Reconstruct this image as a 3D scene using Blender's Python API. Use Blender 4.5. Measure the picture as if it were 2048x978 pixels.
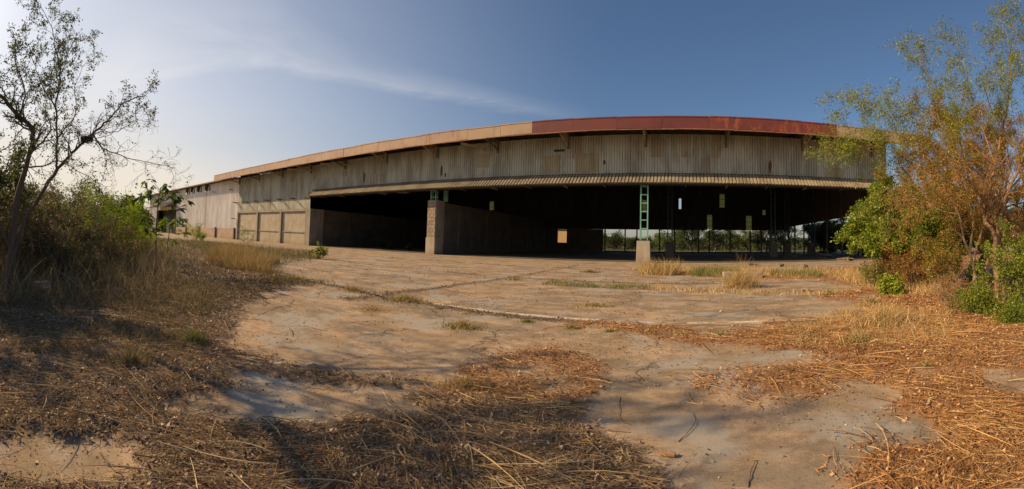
import bpy, math, random
import numpy as np
from math import radians, sin, cos, pi
from mathutils import Matrix, Vector
random.seed(7); rng = np.random.default_rng(7)
SC = bpy.context.scene
for o in list(bpy.data.objects): bpy.data.objects.remove(o)

# ------------------------------------------------------------------ camera (a cylindrical sweep panorama, slightly tilted)
F = 820.0; H0 = 447.0; EYE = 1.6; W_, H_ = 2048.0, 978.0
T0 = (1360-1024)/F
n_ = np.array([22.3/F, 37.2/F, 1.0]); n_ /= np.linalg.norm(n_)
y_ = np.array([sin(T0), cos(T0), 0.0]); y_[2] = -(n_[0]*y_[0]+n_[1]*y_[1])/n_[2]; y_ /= np.linalg.norm(y_)
x_ = np.cross(y_, n_)
M_ = np.array([x_, y_, n_])                    # world = M_ @ (right, forward, up)
cam_d = bpy.data.cameras.new('camera'); cam = bpy.data.objects.new('camera', cam_d)
SC.collection.objects.link(cam); SC.camera = cam
cam_d.type = 'PANO'; cam_d.panorama_type = 'CENTRAL_CYLINDRICAL'
cam_d.central_cylindrical_range_u_min = -1024/F
cam_d.central_cylindrical_range_u_max = 1024/F
cam_d.central_cylindrical_range_v_min = -(H_-H0)/F
cam_d.central_cylindrical_range_v_max = H0/F
cam_d.central_cylindrical_radius = 1.0
cam_d.clip_start = 0.05; cam_d.clip_end = 6000
R_, D_, U_ = M_[:, 0], M_[:, 1], M_[:, 2]
mw = Matrix(((R_[0], U_[0], -D_[0], 0), (R_[1], U_[1], -D_[1], 0), (R_[2], U_[2], -D_[2], EYE), (0, 0, 0, 1)))
cam.matrix_world = mw

# ------------------------------------------------------------------ sun and sky
SUN_AZ, SUN_EL = -113.0, 31.5                  # azimuth clockwise from +Y (the facade's depth direction)
world = bpy.data.worlds.new("World"); SC.world = world; world.use_nodes = True
wn, wl = world.node_tree.nodes, world.node_tree.links
bg = wn['Background']
sky = wn.new('ShaderNodeTexSky'); sky.sky_type = 'NISHITA'; sky.sun_disc = False
sky.sun_elevation = radians(SUN_EL); sky.sun_rotation = radians(SUN_AZ)
sky.air_density = 1.1; sky.dust_density = 1.6; sky.ozone_density = 5.0; sky.altitude = 50
bg.inputs['Strength'].default_value = 0.075
sun_d = bpy.data.lights.new('sun', 'SUN'); sun = bpy.data.objects.new('sun', sun_d)
SC.collection.objects.link(sun)
sun_d.energy = 5.0; sun_d.angle = radians(0.6); sun_d.color = (1.0, 0.71, 0.39)
sdir = Vector((sin(radians(SUN_AZ))*cos(radians(SUN_EL)), cos(radians(SUN_AZ))*cos(radians(SUN_EL)), sin(radians(SUN_EL))))
sun.rotation_euler = sdir.to_track_quat('Z', 'Y').to_euler()
sun.location = (0, 0, 40)
SC.view_settings.view_transform = 'Standard'; SC.view_settings.look = 'None'
SC.view_settings.exposure = 0.38; SC.view_settings.gamma = 1.0; SC.view_settings.use_curve_mapping = False
SC.cycles.max_bounces = 6; SC.cycles.diffuse_bounces = 3; SC.cycles.transparent_max_bounces = 8
SC.cycles.use_denoising = True

# thin cirrus, plus a painted haze glow towards the sun: veils over the sky texture, laid out by direction in the sky
def wmath(op, a, b=None, c=None, cl=False):
    m = wn.new('ShaderNodeMath'); m.operation = op; m.use_clamp = cl
    for i, v in enumerate((a, b, c)):
        if v is None: continue
        if isinstance(v, (int, float)): m.inputs[i].default_value = v
        else: wl.new(v, m.inputs[i])
    return m.outputs[0]
tc = wn.new('ShaderNodeTexCoord'); sp = wn.new('ShaderNodeSeparateXYZ'); wl.new(tc.outputs['Generated'], sp.inputs[0])
az = wmath('ARCTAN2', sp.outputs['X'], sp.outputs['Y']); el = wmath('ARCSINE', sp.outputs['Z'])
cmb = wn.new('ShaderNodeCombineXYZ'); wl.new(az, cmb.inputs[0]); wl.new(el, cmb.inputs[1])
mp = wn.new('ShaderNodeMapping'); mp.inputs['Scale'].default_value = (2.2, 9.0, 1); mp.inputs['Rotation'].default_value = (0, 0, 0.18)
wl.new(cmb.outputs[0], mp.inputs[0])
nz = wn.new('ShaderNodeTexNoise'); nz.inputs['Scale'].default_value = 1.6; nz.inputs['Detail'].default_value = 9; nz.inputs['Roughness'].default_value = 0.62
nz.inputs['Distortion'].default_value = 0.5
wl.new(mp.outputs[0], nz.inputs['Vector'])
# arc of the long band: elevation as a function of azimuth
da = wmath('ADD', az, 1.02)
dl = wmath('MAXIMUM', wmath('MULTIPLY', da, -1.0), 0.0); dr = wmath('MAXIMUM', da, 0.0)
arc = wmath('SUBTRACT', wmath('SUBTRACT', 0.398, wmath('MULTIPLY', dr, 0.12)), wmath('MULTIPLY', wmath('MULTIPLY', dl, dl), 0.65))
dist = wmath('SUBTRACT', el, arc)
distn = wmath('ADD', dist, wmath('MULTIPLY', wmath('SUBTRACT', nz.outputs[0], 0.5), 0.045))
up_side = wmath('SUBTRACT', 1.0, wmath('MULTIPLY', wmath('MAXIMUM', distn, 0.0), wmath('ADD', 6.0, wmath('MULTIPLY', dr, 38.0))), cl=True)
dn_side = wmath('SUBTRACT', 1.0, wmath('MULTIPLY', wmath('MAXIMUM', wmath('MULTIPLY', distn, -1.0), 0.0), 45.0), cl=True)
band = wmath('MULTIPLY', up_side, dn_side)
fade_r = wmath('SUBTRACT', 1.0, wmath('MULTIPLY', wmath('MAXIMUM', wmath('ADD', az, 0.50), 0.0), 3.3), cl=True)
streak = wmath('MULTIPLY', wmath('SUBTRACT', nz.outputs[0], 0.22), 2.4, cl=True)
veil = wmath('MULTIPLY', wmath('MULTIPLY', band, fade_r), streak)
side = wmath('POWER', wmath('DIVIDE', wmath('SUBTRACT', -0.15, az), 1.2, cl=True), 1.7)
wash = wmath('MULTIPLY', wmath('MULTIPLY', side, wmath('SUBTRACT', 1.08, wmath('MULTIPLY', el, 1.1), cl=True)), wmath('ADD', 0.90, wmath('MULTIPLY', nz.outputs[0], 0.12)))  # haze glow on the sun side, painted into the sky colour
wash = wmath('MAXIMUM', wash, 0.0)
low = wmath('MULTIPLY', wmath('SUBTRACT', 1.0, wmath('DIVIDE', el, 0.20), cl=True), 0.30)  # pale horizon haze, painted in the same way
cov = wmath('MINIMUM', wmath('ADD', wmath('ADD', wmath('MULTIPLY', veil, 0.22), wash), low), 0.95)
vmix = wn.new('ShaderNodeMix'); vmix.data_type = 'RGBA'; wl.new(cov, vmix.inputs['Factor'])
wl.new(sky.outputs[0], vmix.inputs['A']); warm = wn.new('ShaderNodeMix'); warm.data_type = 'RGBA'; wl.new(wmath('DIVIDE', el, 0.32, cl=True), warm.inputs['Factor'])
warm.inputs['A'].default_value = (9.3, 7.9, 5.9, 1); warm.inputs['B'].default_value = (8.8, 8.6, 8.6, 1); wl.new(warm.outputs['Result'], vmix.inputs['B'])
wl.new(vmix.outputs['Result'], bg.inputs['Color'])

# ------------------------------------------------------------------ picture <-> place
def ray(px, py):
    t = (px-1024)/F
    return M_ @ np.array([sin(t), cos(t), (H0-py)/F])
def gnd(px, py, z=0.0):
    d = ray(px, py); k = (z-EYE)/d[2]; return np.array([d[0]*k, d[1]*k, z])
def at(px, py, R):
    d = ray(px, py); k = R/math.hypot(d[0], d[1]); return np.array([d[0]*k, d[1]*k, EYE+d[2]*k])
def X_at(px, Y): return Y*math.tan((px-1360)/F)
def proj(x, y, z):
    q = np.stack([x, y, z-EYE], -1) @ M_
    t = np.arctan2(q[..., 0], q[..., 1]); return 1024+F*t, H0-F*q[..., 2]/np.hypot(q[..., 0], q[..., 1])

# ------------------------------------------------------------------ numpy noise
_T = rng.random((256, 256))
def vnoise(x, y, s=1.0):
    x = np.asarray(x)*s+1000.37; y = np.asarray(y)*s+1000.71
    xi = np.floor(x).astype(int); yi = np.floor(y).astype(int); fx = x-xi; fy = y-yi
    fx = fx*fx*(3-2*fx); fy = fy*fy*(3-2*fy)
    g = lambda a, b: _T[a & 255, b & 255]
    return (g(xi, yi)*(1-fx)+g(xi+1, yi)*fx)*(1-fy)+(g(xi, yi+1)*(1-fx)+g(xi+1, yi+1)*fx)*fy
def fbm(x, y, s=1.0, o=4):
    v = 0; a = 0.5; t = 0
    for i in range(o): v = v+a*vnoise(x, y, s*2**i+i*0.13); t += a; a *= 0.55
    return v/t

# ------------------------------------------------------------------ objects
def link(name, me, mat, parent=None):
    o = bpy.data.objects.new(name, me); SC.collection.objects.link(o)
    if mat is not None:
        for m in (mat if isinstance(mat, (list, tuple)) else [mat]): me.materials.append(m)
    if parent is not None: o.parent = parent
    return o
def tag(o, label=None, cat=None, group=None, kind=None):
    if label: o['label'] = label
    if cat: o['category'] = cat
    if group: o['group'] = group
    if kind: o['kind'] = kind
    return o
def empty(name, loc=(0, 0, 0)):
    o = bpy.data.objects.new(name, None); SC.collection.objects.link(o); o.location = loc
    o.empty_display_size = 0.3; return o
def npmesh(name, V, Fc, col=None, smooth=False):
    V = np.asarray(V, dtype=np.float32); Fc = np.asarray(Fc, dtype=np.int32); k = Fc.shape[1]
    me = bpy.data.meshes.new(name); me.vertices.add(len(V)); me.vertices.foreach_set('co', V.ravel())
    me.loops.add(Fc.size); me.loops.foreach_set('vertex_index', Fc.ravel())
    me.polygons.add(len(Fc)); me.polygons.foreach_set('loop_start', np.arange(0, Fc.size, k, dtype=np.int32))
    try: me.polygons.foreach_set('loop_total', np.full(len(Fc), k, dtype=np.int32))
    except Exception: pass
    if smooth: me.polygons.foreach_set('use_smooth', np.ones(len(Fc), dtype=bool))
    me.update(calc_edges=True)
    if col is not None:
        c = np.ones((len(V), 4), dtype=np.float32); c[:, :3] = col
        a = me.color_attributes.new('Col', 'FLOAT_COLOR', 'POINT'); a.data.foreach_set('color', c.ravel())
    return me

class MB:
    "collects boxes, bars and sheets that make ONE part"
    def __init__(s): s.v = []; s.f = []
    def add(s, vs, fs):
        b = len(s.v); s.v += [tuple(map(float, q)) for q in vs]; s.f += [tuple(b+i for i in q) for q in fs]; return s
    def box(s, x0, x1, y0, y1, z0, z1):
        return s.add([(x0, y0, z0), (x1, y0, z0), (x1, y1, z0), (x0, y1, z0), (x0, y0, z1), (x1, y0, z1), (x1, y1, z1), (x0, y1, z1)],
                     [(0, 3, 2, 1), (4, 5, 6, 7), (0, 1, 5, 4), (1, 2, 6, 5), (2, 3, 7, 6), (3, 0, 4, 7)])
    def bar(s, p, q, w, h=None, up=(0, 0, 1)):
        h = h or w; p = Vector(p); q = Vector(q); d = (q-p).normalized(); u = Vector(up)
        if abs(d.dot(u)) > 0.97: u = Vector((0, 1, 0))
        a = d.cross(u).normalized()*(w/2); b = a.cross(d).normalized()*(h/2)
        vs = [p-a-b, p+a-b, p+a+b, p-a+b, q-a-b, q+a-b, q+a+b, q-a+b]
        return s.add(vs, [(0, 3, 2, 1), (4, 5, 6, 7), (0, 1, 5, 4), (1, 2, 6, 5), (2, 3, 7, 6), (3, 0, 4, 7)])
    def tube(s, pts, rad, n=6):
        pts = [Vector(p) for p in pts]; b = len(s.v); m = len(pts)
        rad = rad if isinstance(rad, (list, tuple)) else [rad]*m
        for i, p in enumerate(pts):
            d = (pts[min(i+1, m-1)]-pts[max(i-1, 0)]).normalized(); u = Vector((0, 0, 1)) if abs(d.z) < 0.9 else Vector((1, 0, 0))
            a = d.cross(u).normalized(); c = d.cross(a)
            for k in range(n):
                t = 2*pi*k/n; q = p+(a*cos(t)+c*sin(t))*rad[i]; s.v.append(tuple(q))
        for i in range(m-1):
            for k in range(n): s.f.append((b+i*n+k, b+i*n+(k+1) % n, b+(i+1)*n+(k+1) % n, b+(i+1)*n+k))
        s.f.append(tuple(b+k for k in range(n))[::-1]); s.f.append(tuple(b+(m-1)*n+k for k in range(n)))
        return s
    def ribbed(s, P0, P1, Q0, Q1, pitch, depth, nrm, thick=0.012, wav=0.0, prof=((0.0, 0), (0.56, 0), (0.68, 1), (0.88, 1))):
        "profiled sheet: lower edge P0-P1, upper edge Q0-Q1, ribs running from P to Q, standing out along nrm"
        P0, P1, Q0, Q1, nrm = [np.array(a, float) for a in (P0, P1, Q0, Q1, nrm)]
        L = np.linalg.norm(P1-P0); n = max(2, int(round(L/pitch))); b = len(s.v); ts = []; hs = []
        for i in range(n):
            for f_, h in prof: ts.append((i+f_)/n); hs.append(h)
        ts.append(1.0); hs.append(0)
        for t, h in zip(ts, hs):
            jz = wav*math.sin(t*L*0.9)+wav*0.6*math.sin(t*L*2.3+1)
            p = P0+(P1-P0)*t+nrm*(depth*h); q = Q0+(Q1-Q0)*t+nrm*(depth*h)
            p = p+(p-q)/np.linalg.norm(p-q)*jz
            for w in (p, q, q-nrm*thick, p-nrm*thick): s.v.append(tuple(w))
        for i in range(len(ts)-1):
            a = b+4*i; c = a+4
            s.f += [(a, c, c+1, a+1), (a+3, a+2, c+2, c+3), (a, a+3, c+3, c), (a+1, c+1, c+2, a+2)]
        e = b+4*(len(ts)-1); s.f += [(b, b+1, b+2, b+3), (e, e+3, e+2, e+1)]
        return s
    def build(s, name, mat, parent=None, base=(0, 0, 0), bevel=0.0, smooth=False):
        me = bpy.data.meshes.new(name)
        me.from_pydata([(x-base[0], y-base[1], z-base[2]) for x, y, z in s.v], [], s.f); me.update()
        if smooth: me.polygons.foreach_set('use_smooth', [True]*len(me.polygons))
        o = link(name, me, mat, parent)
        if bevel:
            m = o.modifiers.new('bevel', 'BEVEL'); m.width = bevel; m.segments = 2; m.limit_method = 'ANGLE'
        return o

# ------------------------------------------------------------------ materials
class NT:
    def __init__(s, name):
        s.m = bpy.data.materials.new(name); s.m.use_nodes = True; s.n = s.m.node_tree.nodes; s.l = s.m.node_tree.links
        s.b = s.n['Principled BSDF']; s.b.inputs['Roughness'].default_value = 0.85; s.out = s.n['Material Output']
        s.geo = s.n.new('ShaderNodeNewGeometry'); s.pos = s.geo.outputs['Position']
    def inp(s, sock, v):
        if isinstance(v, (int, float)): sock.default_value = v
        elif isinstance(v, (tuple, list)): sock.default_value = tuple(v)+((1,) if len(v) == 3 and len(sock.default_value) == 4 else ())
        else: s.l.new(v, sock)
    def math(s, op, a, b=None, c=None, cl=False):
        m = s.n.new('ShaderNodeMath'); m.operation = op; m.use_clamp = cl
        for i, v in enumerate((a, b, c)):
            if v is not None: s.inp(m.inputs[i], v)
        return m.outputs[0]
    def map(s, scale=(1, 1, 1), rot=(0, 0, 0), loc=(0, 0, 0), vec=None):
        m = s.n.new('ShaderNodeMapping'); s.l.new(vec or s.pos, m.inputs[0])
        m.inputs['Scale'].default_value = scale; m.inputs['Rotation'].default_value = rot; m.inputs['Location'].default_value = loc
        return m.outputs[0]
    def noise(s, scale, detail=4, rough=0.55, vec=None, dist=0.0):
        m = s.n.new('ShaderNodeTexNoise'); s.l.new(vec or s.pos, m.inputs['Vector'])
        m.inputs['Scale'].default_value = scale; m.inputs['Detail'].default_value = detail
        m.inputs['Roughness'].default_value = rough; m.inputs['Distortion'].default_value = dist
        return m.outputs[0]
    def white(s, vec):
        m = s.n.new('ShaderNodeTexWhiteNoise'); s.l.new(vec, m.inputs['Vector']); return m.outputs['Value']
    def ramp(s, f, stops):
        m = s.n.new('ShaderNodeValToRGB'); s.inp(m.inputs[0], f); e = m.color_ramp.elements
        while len(e) < len(stops): e.new(0.5)
        for i, (p, c) in enumerate(stops):
            e[i].position = p; e[i].color = tuple(c)+(1,) if isinstance(c, (tuple, list)) else (c, c, c, 1)
        return m.outputs[0]
    def mix(s, f, a, b, mode='MIX'):
        m = s.n.new('ShaderNodeMix'); m.data_type = 'RGBA'; m.blend_type = mode
        s.inp(m.inputs['Factor'], f); s.inp(m.inputs['A'], a); s.inp(m.inputs['B'], b); return m.outputs['Result']
    def step(s, f, lo, hi):
        return s.math('DIVIDE', s.math('SUBTRACT', f, lo), hi-lo, cl=True)
    def sep(s, vec=None):
        m = s.n.new('ShaderNodeSeparateXYZ'); s.l.new(vec or s.pos, m.inputs[0]); return m.outputs
    def attr(s, name):
        m = s.n.new('ShaderNodeAttribute'); m.attribute_name = name; return m
    def color(s, c): s.inp(s.b.inputs['Base Color'], c); return s
    def bump(s, h, strength=0.5, dist=0.02):
        m = s.n.new('ShaderNodeBump'); m.inputs['Strength'].default_value = strength; m.inputs['Distance'].default_value = dist
        s.l.new(h, m.inputs['Height']); s.l.new(m.outputs[0], s.b.inputs['Normal']); return s

def sheet_mat(name, base, dirty, rust, rust_lo=0.60, sheet_w=0.92, rows=0.0, metal=0.0, rot=False):
    "old profiled steel sheeting: each sheet its own tone, streaks running down, rust patches"
    t = NT(name); P = t.sep(); hx = P['Y'] if rot else P['X']
    cell = t.n.new('ShaderNodeCombineXYZ')
    t.l.new(t.math('FLOOR', t.math('DIVIDE', hx, sheet_w)), cell.inputs[0])
    t.l.new(t.math('FLOOR', t.math('DIVIDE', P['Z'], 2.4)) if rows else t.math('MULTIPLY', P['Z'], 0.0), cell.inputs[1])
    w = t.white(cell.outputs[0])
    st = t.noise(1.0, 6, 0.6, t.map((0.9, 0.9, 0.22)))
    fine = t.noise(1.0, 5, 0.65, t.map((14, 14, 0.8)))
    big = t.noise(0.35, 4, 0.55, t.map((1, 1, 0.7)))
    c = t.mix(t.step(st, 0.42, 0.60), base, dirty)
    c = t.mix(t.math('MULTIPLY', t.step(fine, 0.50, 0.70), 0.35), c, tuple(x*0.5 for x in dirty))
    c = t.mix(t.math('MULTIPLY', t.step(w, 0.55, 1.0), 0.45), c, dirty)
    c = t.mix(t.math('MULTIPLY', t.step(w, 0.93, 0.97), 0.45), c, rust)
    r = t.math('MULTIPLY', t.step(t.noise(0.9, 7, 0.68, t.map((1.3, 1.3, 0.30))), rust_lo, rust_lo+0.12), t.step(big, 0.42, 0.62))
    c = t.mix(t.math('MULTIPLY', r, 0.8), c, rust)
    t.color(c); t.b.inputs['Roughness'].default_value = 0.6; t.b.inputs['Metallic'].default_value = metal
    t.bump(fine, 0.25, 0.01); return t.m
def conc_mat(name, a, b, stain=(0.10, 0.09, 0.075), sc=1.0, blocks=False):
    t = NT(name)
    n1 = t.noise(0.7*sc, 6, 0.6); n2 = t.noise(1.0, 5, 0.6, t.map((1.6, 1.6, 0.22))); n3 = t.noise(24, 4, 0.6)
    c = t.mix(t.step(n1, 0.38, 0.64), a, b)
    c = t.mix(t.math('MULTIPLY', t.step(n2, 0.50, 0.72), 0.55), c, stain)
    c = t.mix(t.math('MULTIPLY', t.step(n3, 0.5, 0.8), 0.3), c, tuple(x*0.5 for x in a))
    P = t.sep(); low = t.math('SUBTRACT', 1.0, t.math('DIVIDE', P['Z'], 0.7), cl=True)
    c = t.mix(t.math('MULTIPLY', t.math('MULTIPLY', low, n1), 0.9), c, (0.22, 0.13, 0.07))
    h = n3
    t.color(c); t.b.inputs['Roughness'].default_value = 0.93; t.bump(h, 0.5, 0.015); return t.m
def plain_mat(name, a, b=None, rough=0.8, sc=3.0, metal=0.0):
    t = NT(name); b = b or tuple(x*0.6 for x in a)
    t.color(t.mix(t.step(t.noise(sc, 5, 0.6), 0.42, 0.68), a, b)); t.b.inputs['Roughness'].default_value = rough
    t.b.inputs['Metallic'].default_value = metal; return t.m
def leaf_mat(name, trans=0.35, rough=0.6):
    t = NT(name); a = t.attr('Col'); c = a.outputs['Color']
    t.color(c); t.b.inputs['Roughness'].default_value = rough; t.b.inputs['Specular IOR Level'].default_value = 0.25
    tr = t.n.new('ShaderNodeBsdfTranslucent')
    hs = t.n.new('ShaderNodeHueSaturation'); hs.inputs['Saturation'].default_value = 1.15; hs.inputs['Value'].default_value = 1.5
    t.l.new(c, hs.inputs['Color']); t.l.new(hs.outputs[0], tr.inputs['Color'])
    mx = t.n.new('ShaderNodeMixShader'); mx.inputs[0].default_value = trans
    t.l.new(t.b.outputs[0], mx.inputs[1]); t.l.new(tr.outputs[0], mx.inputs[2]); t.l.new(mx.outputs[0], t.out.inputs['Surface'])
    return t.m
def bark_mat(name, a, b):
    t = NT(name); n = t.noise(1, 6, 0.65, t.map((18, 18, 4)))
    t.color(t.mix(t.step(n, 0.35, 0.7), a, b)); t.b.inputs['Roughness'].default_value = 0.9; t.bump(n, 0.6, 0.01); return t.m
MT = {}
MT['clad'] = sheet_mat('grey_cladding', (0.44, 0.45, 0.37), (0.27, 0.265, 0.21), (0.24, 0.135, 0.05), 0.53, rows=1.0)
MT['annex'] = sheet_mat('pale_cladding', (0.84, 0.83, 0.80), (0.68, 0.64, 0.58), (0.30, 0.19, 0.11), 0.66)
MT['rusty_in'] = sheet_mat('brown_inner_cladding', (0.05, 0.042, 0.035), (0.028, 0.023, 0.02), (0.055, 0.03, 0.018), 0.55)  # interior shade put into the colour: sheets darkened to keep the inside black
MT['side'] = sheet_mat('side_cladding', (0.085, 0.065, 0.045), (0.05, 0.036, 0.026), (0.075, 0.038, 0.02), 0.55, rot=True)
MT['roofm'] = sheet_mat('roof_sheets', (0.16, 0.13, 0.11), (0.10, 0.075, 0.06), (0.14, 0.07, 0.04), 0.5)
MT['canopy'] = sheet_mat('canopy_sheets', (0.30, 0.255, 0.18), (0.18, 0.15, 0.105), (0.22, 0.11, 0.045), 0.55, 1.04)
MT['conc'] = conc_mat('wall_concrete', (0.33, 0.29, 0.23), (0.25, 0.22, 0.175))
MT['conc_lt'] = conc_mat('pale_concrete', (0.42, 0.36, 0.28), (0.33, 0.28, 0.21), (0.2, 0.17, 0.13))
MT['conc_in'] = conc_mat('inner_concrete', (0.17, 0.145, 0.115), (0.12, 0.10, 0.08), (0.06, 0.05, 0.045))  # darker copy of the wall concrete, interior shade put into its colour
MT['conc_dk'] = conc_mat('dark_concrete', (0.15, 0.135, 0.12), (0.10, 0.09, 0.08), (0.06, 0.055, 0.05))
MT['plinth'] = conc_mat('plinth_render', (0.40, 0.31, 0.23), (0.33, 0.24, 0.17), (0.24, 0.17, 0.12))
MT['steel'] = plain_mat('dull_steel', (0.13, 0.115, 0.09), (0.07, 0.055, 0.04), 0.7)
MT['steel_lt'] = plain_mat('dusty_steel', (0.34, 0.27, 0.19), (0.18, 0.12, 0.07), 0.7)
MT['green'] = plain_mat('green_steel', (0.17, 0.42, 0.30), (0.10, 0.27, 0.20), 0.55, 2.0)
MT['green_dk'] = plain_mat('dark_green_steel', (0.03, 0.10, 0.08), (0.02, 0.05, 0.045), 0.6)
MT['black'] = plain_mat('near_black', (0.03, 0.027, 0.025), (0.018, 0.016, 0.015), 0.8)  # near-black; also stands for the shade behind the shed openings
def fascia_mat(name, a, b, rust, lo):
    t = NT(name); n1 = t.noise(0.45, 5, 0.6); n2 = t.noise(1, 7, 0.7, t.map((2.2, 2.2, 1.1))); n3 = t.noise(1, 6, 0.7, t.map((7, 7, 0.9)))
    c = t.mix(t.step(n1, 0.38, 0.64), a, b)
    c = t.mix(t.math('MULTIPLY', t.step(n2, lo, lo+0.14), 0.85), c, rust)
    c = t.mix(t.math('MULTIPLY', t.step(n3, 0.55, 0.8), 0.35), c, tuple(x*0.5 for x in rust))
    t.color(c); t.b.inputs['Roughness'].default_value = 0.6; t.bump(n2, 0.15, 0.02); return t.m
MT['f_beige'] = fascia_mat('faded_fascia', (0.38, 0.255, 0.185), (0.31, 0.195, 0.14), (0.22, 0.07, 0.035), 0.54)
MT['f_beige2'] = fascia_mat('tan_fascia', (0.40, 0.29, 0.19), (0.33, 0.23, 0.15), (0.30, 0.12, 0.06), 0.62)
MT['f_red'] = fascia_mat('maroon_fascia', (0.155, 0.030, 0.026), (0.11, 0.022, 0.020), (0.20, 0.055, 0.025), 0.66)
MT['f_rust'] = fascia_mat('rusty_maroon_fascia', (0.16, 0.034, 0.024), (0.13, 0.026, 0.02), (0.30, 0.09, 0.03), 0.50)
t = NT('translucent_sheet'); tr = t.n.new('ShaderNodeBsdfTranslucent'); tr.inputs[0].default_value = (0.75, 0.68, 0.34, 1)
mx = t.n.new('ShaderNodeMixShader'); mx.inputs[0].default_value = 0.85; t.color((0.5, 0.48, 0.3))
t.l.new(t.b.outputs[0], mx.inputs[1]); t.l.new(tr.outputs[0], mx.inputs[2]); t.l.new(mx.outputs[0], t.out.inputs['Surface']); MT['pane'] = t.m
# hollow block masonry
t = NT('block_masonry'); P = t.sep(); row = t.math('DIVIDE', P['Z'], 0.40); rf = t.math('FRACT', row)
off = t.math('MULTIPLY', t.math('MODULO', t.math('FLOOR', row), 2.0), 0.5)
cf = t.math('FRACT', t.math('ADD', t.math('DIVIDE', P['X'], 0.52), off))
j1 = t.math('LESS_THAN', rf, 0.10); j2 = t.math('LESS_THAN', cf, 0.09); jj = t.math('MAXIMUM', j1, j2)
cb = t.mix(t.step(t.noise(2.5, 5), 0.4, 0.66), (0.34, 0.27, 0.20), (0.24, 0.18, 0.13))
t.color(t.mix(t.math('MULTIPLY', jj, 0.75), cb, (0.10, 0.08, 0.06))); t.bump(t.math('SUBTRACT', 1.0, jj), 0.6, 0.03); MT['block'] = t.m
MT['leaf'] = leaf_mat('foliage', 0.38)
MT['dry'] = leaf_mat('dry_plant', 0.18, 0.8)
MT['litter'] = leaf_mat('leaf_litter', 0.0, 0.85)
MT['bark'] = bark_mat('grey_bark', (0.15, 0.115, 0.085), (0.08, 0.06, 0.045))
MT['bark_or'] = bark_mat('tan_bark', (0.27, 0.165, 0.09), (0.15, 0.085, 0.05))
MT['bark_pale'] = bark_mat('pale_bark', (0.42, 0.30, 0.20), (0.26, 0.17, 0.11))

# ------------------------------------------------------------------ ground cover layout (regions read off the photograph, thrown onto the ground)
def poly(pts): return [gnd(x, max(y, 486) if x > 900 else max(y, 470))[:2] for x, y in pts]
REG = {   # litter, weight, redness (warm cast of the light put into colour)
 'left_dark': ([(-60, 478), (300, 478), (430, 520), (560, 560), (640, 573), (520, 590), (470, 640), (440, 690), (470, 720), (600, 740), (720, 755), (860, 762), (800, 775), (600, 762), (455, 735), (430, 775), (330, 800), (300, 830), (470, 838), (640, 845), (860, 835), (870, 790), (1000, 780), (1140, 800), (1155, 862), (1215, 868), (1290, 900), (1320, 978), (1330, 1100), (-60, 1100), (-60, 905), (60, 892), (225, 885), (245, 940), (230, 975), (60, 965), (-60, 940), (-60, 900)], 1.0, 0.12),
 'centre': ([(850, 785), (900, 745), (1000, 705), (1120, 690), (1200, 720), (1215, 790), (1140, 805), (1000, 785)], 0.55, 0.75),
 'right': ([(1300, 540), (1420, 545), (1740, 532), (1760, 500), (2120, 500), (2120, 760), (2040, 742), (1960, 735), (1975, 775), (2048, 792), (2120, 800), (2120, 1100), (1690, 1100), (1700, 960), (1750, 905), (1860, 890), (1885, 870), (1840, 835), (1790, 770), (1690, 755), (1700, 722), (1600, 700), (1480, 690), (1330, 680), (1230, 660), (1130, 650), (1150, 645), (1300, 655), (1480, 665), (1600, 655), (1690, 640), (1720, 615), (1690, 600), (1640, 590), (1720, 580), (1660, 560), (1500, 556), (1380, 553), (1290, 545)], 1.0, 1.0),
 'pile': ([(1700, 745), (1670, 790), (1600, 815), (1500, 812), (1400, 795), (1370, 770), (1400, 745), (1480, 730), (1560, 730), (1690, 722)], 0.5, 1.0),
}
_holes = [[(-60, 900), (40, 890), (150, 878), (228, 890), (246, 930), (225, 985), (60, 975), (-60, 950)]]
REGG = {k: (np.array(poly(v[0])), v[1], v[2]) for k, v in REG.items()}
HOLES = [np.array(poly(h)) for h in _holes]
def inpoly(x, y, P):
    r = np.zeros(np.shape(x), bool); n = len(P); j = n-1
    for i in range(n):
        xi, yi = P[i]; xj, yj = P[j]
        c = ((yi > y) != (yj > y)) & (x < (xj-xi)*(y-yi)/((yj-yi) if abs(yj-yi) > 1e-9 else 1e-9)+xi)
        r ^= c; j = i
    return r
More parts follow.
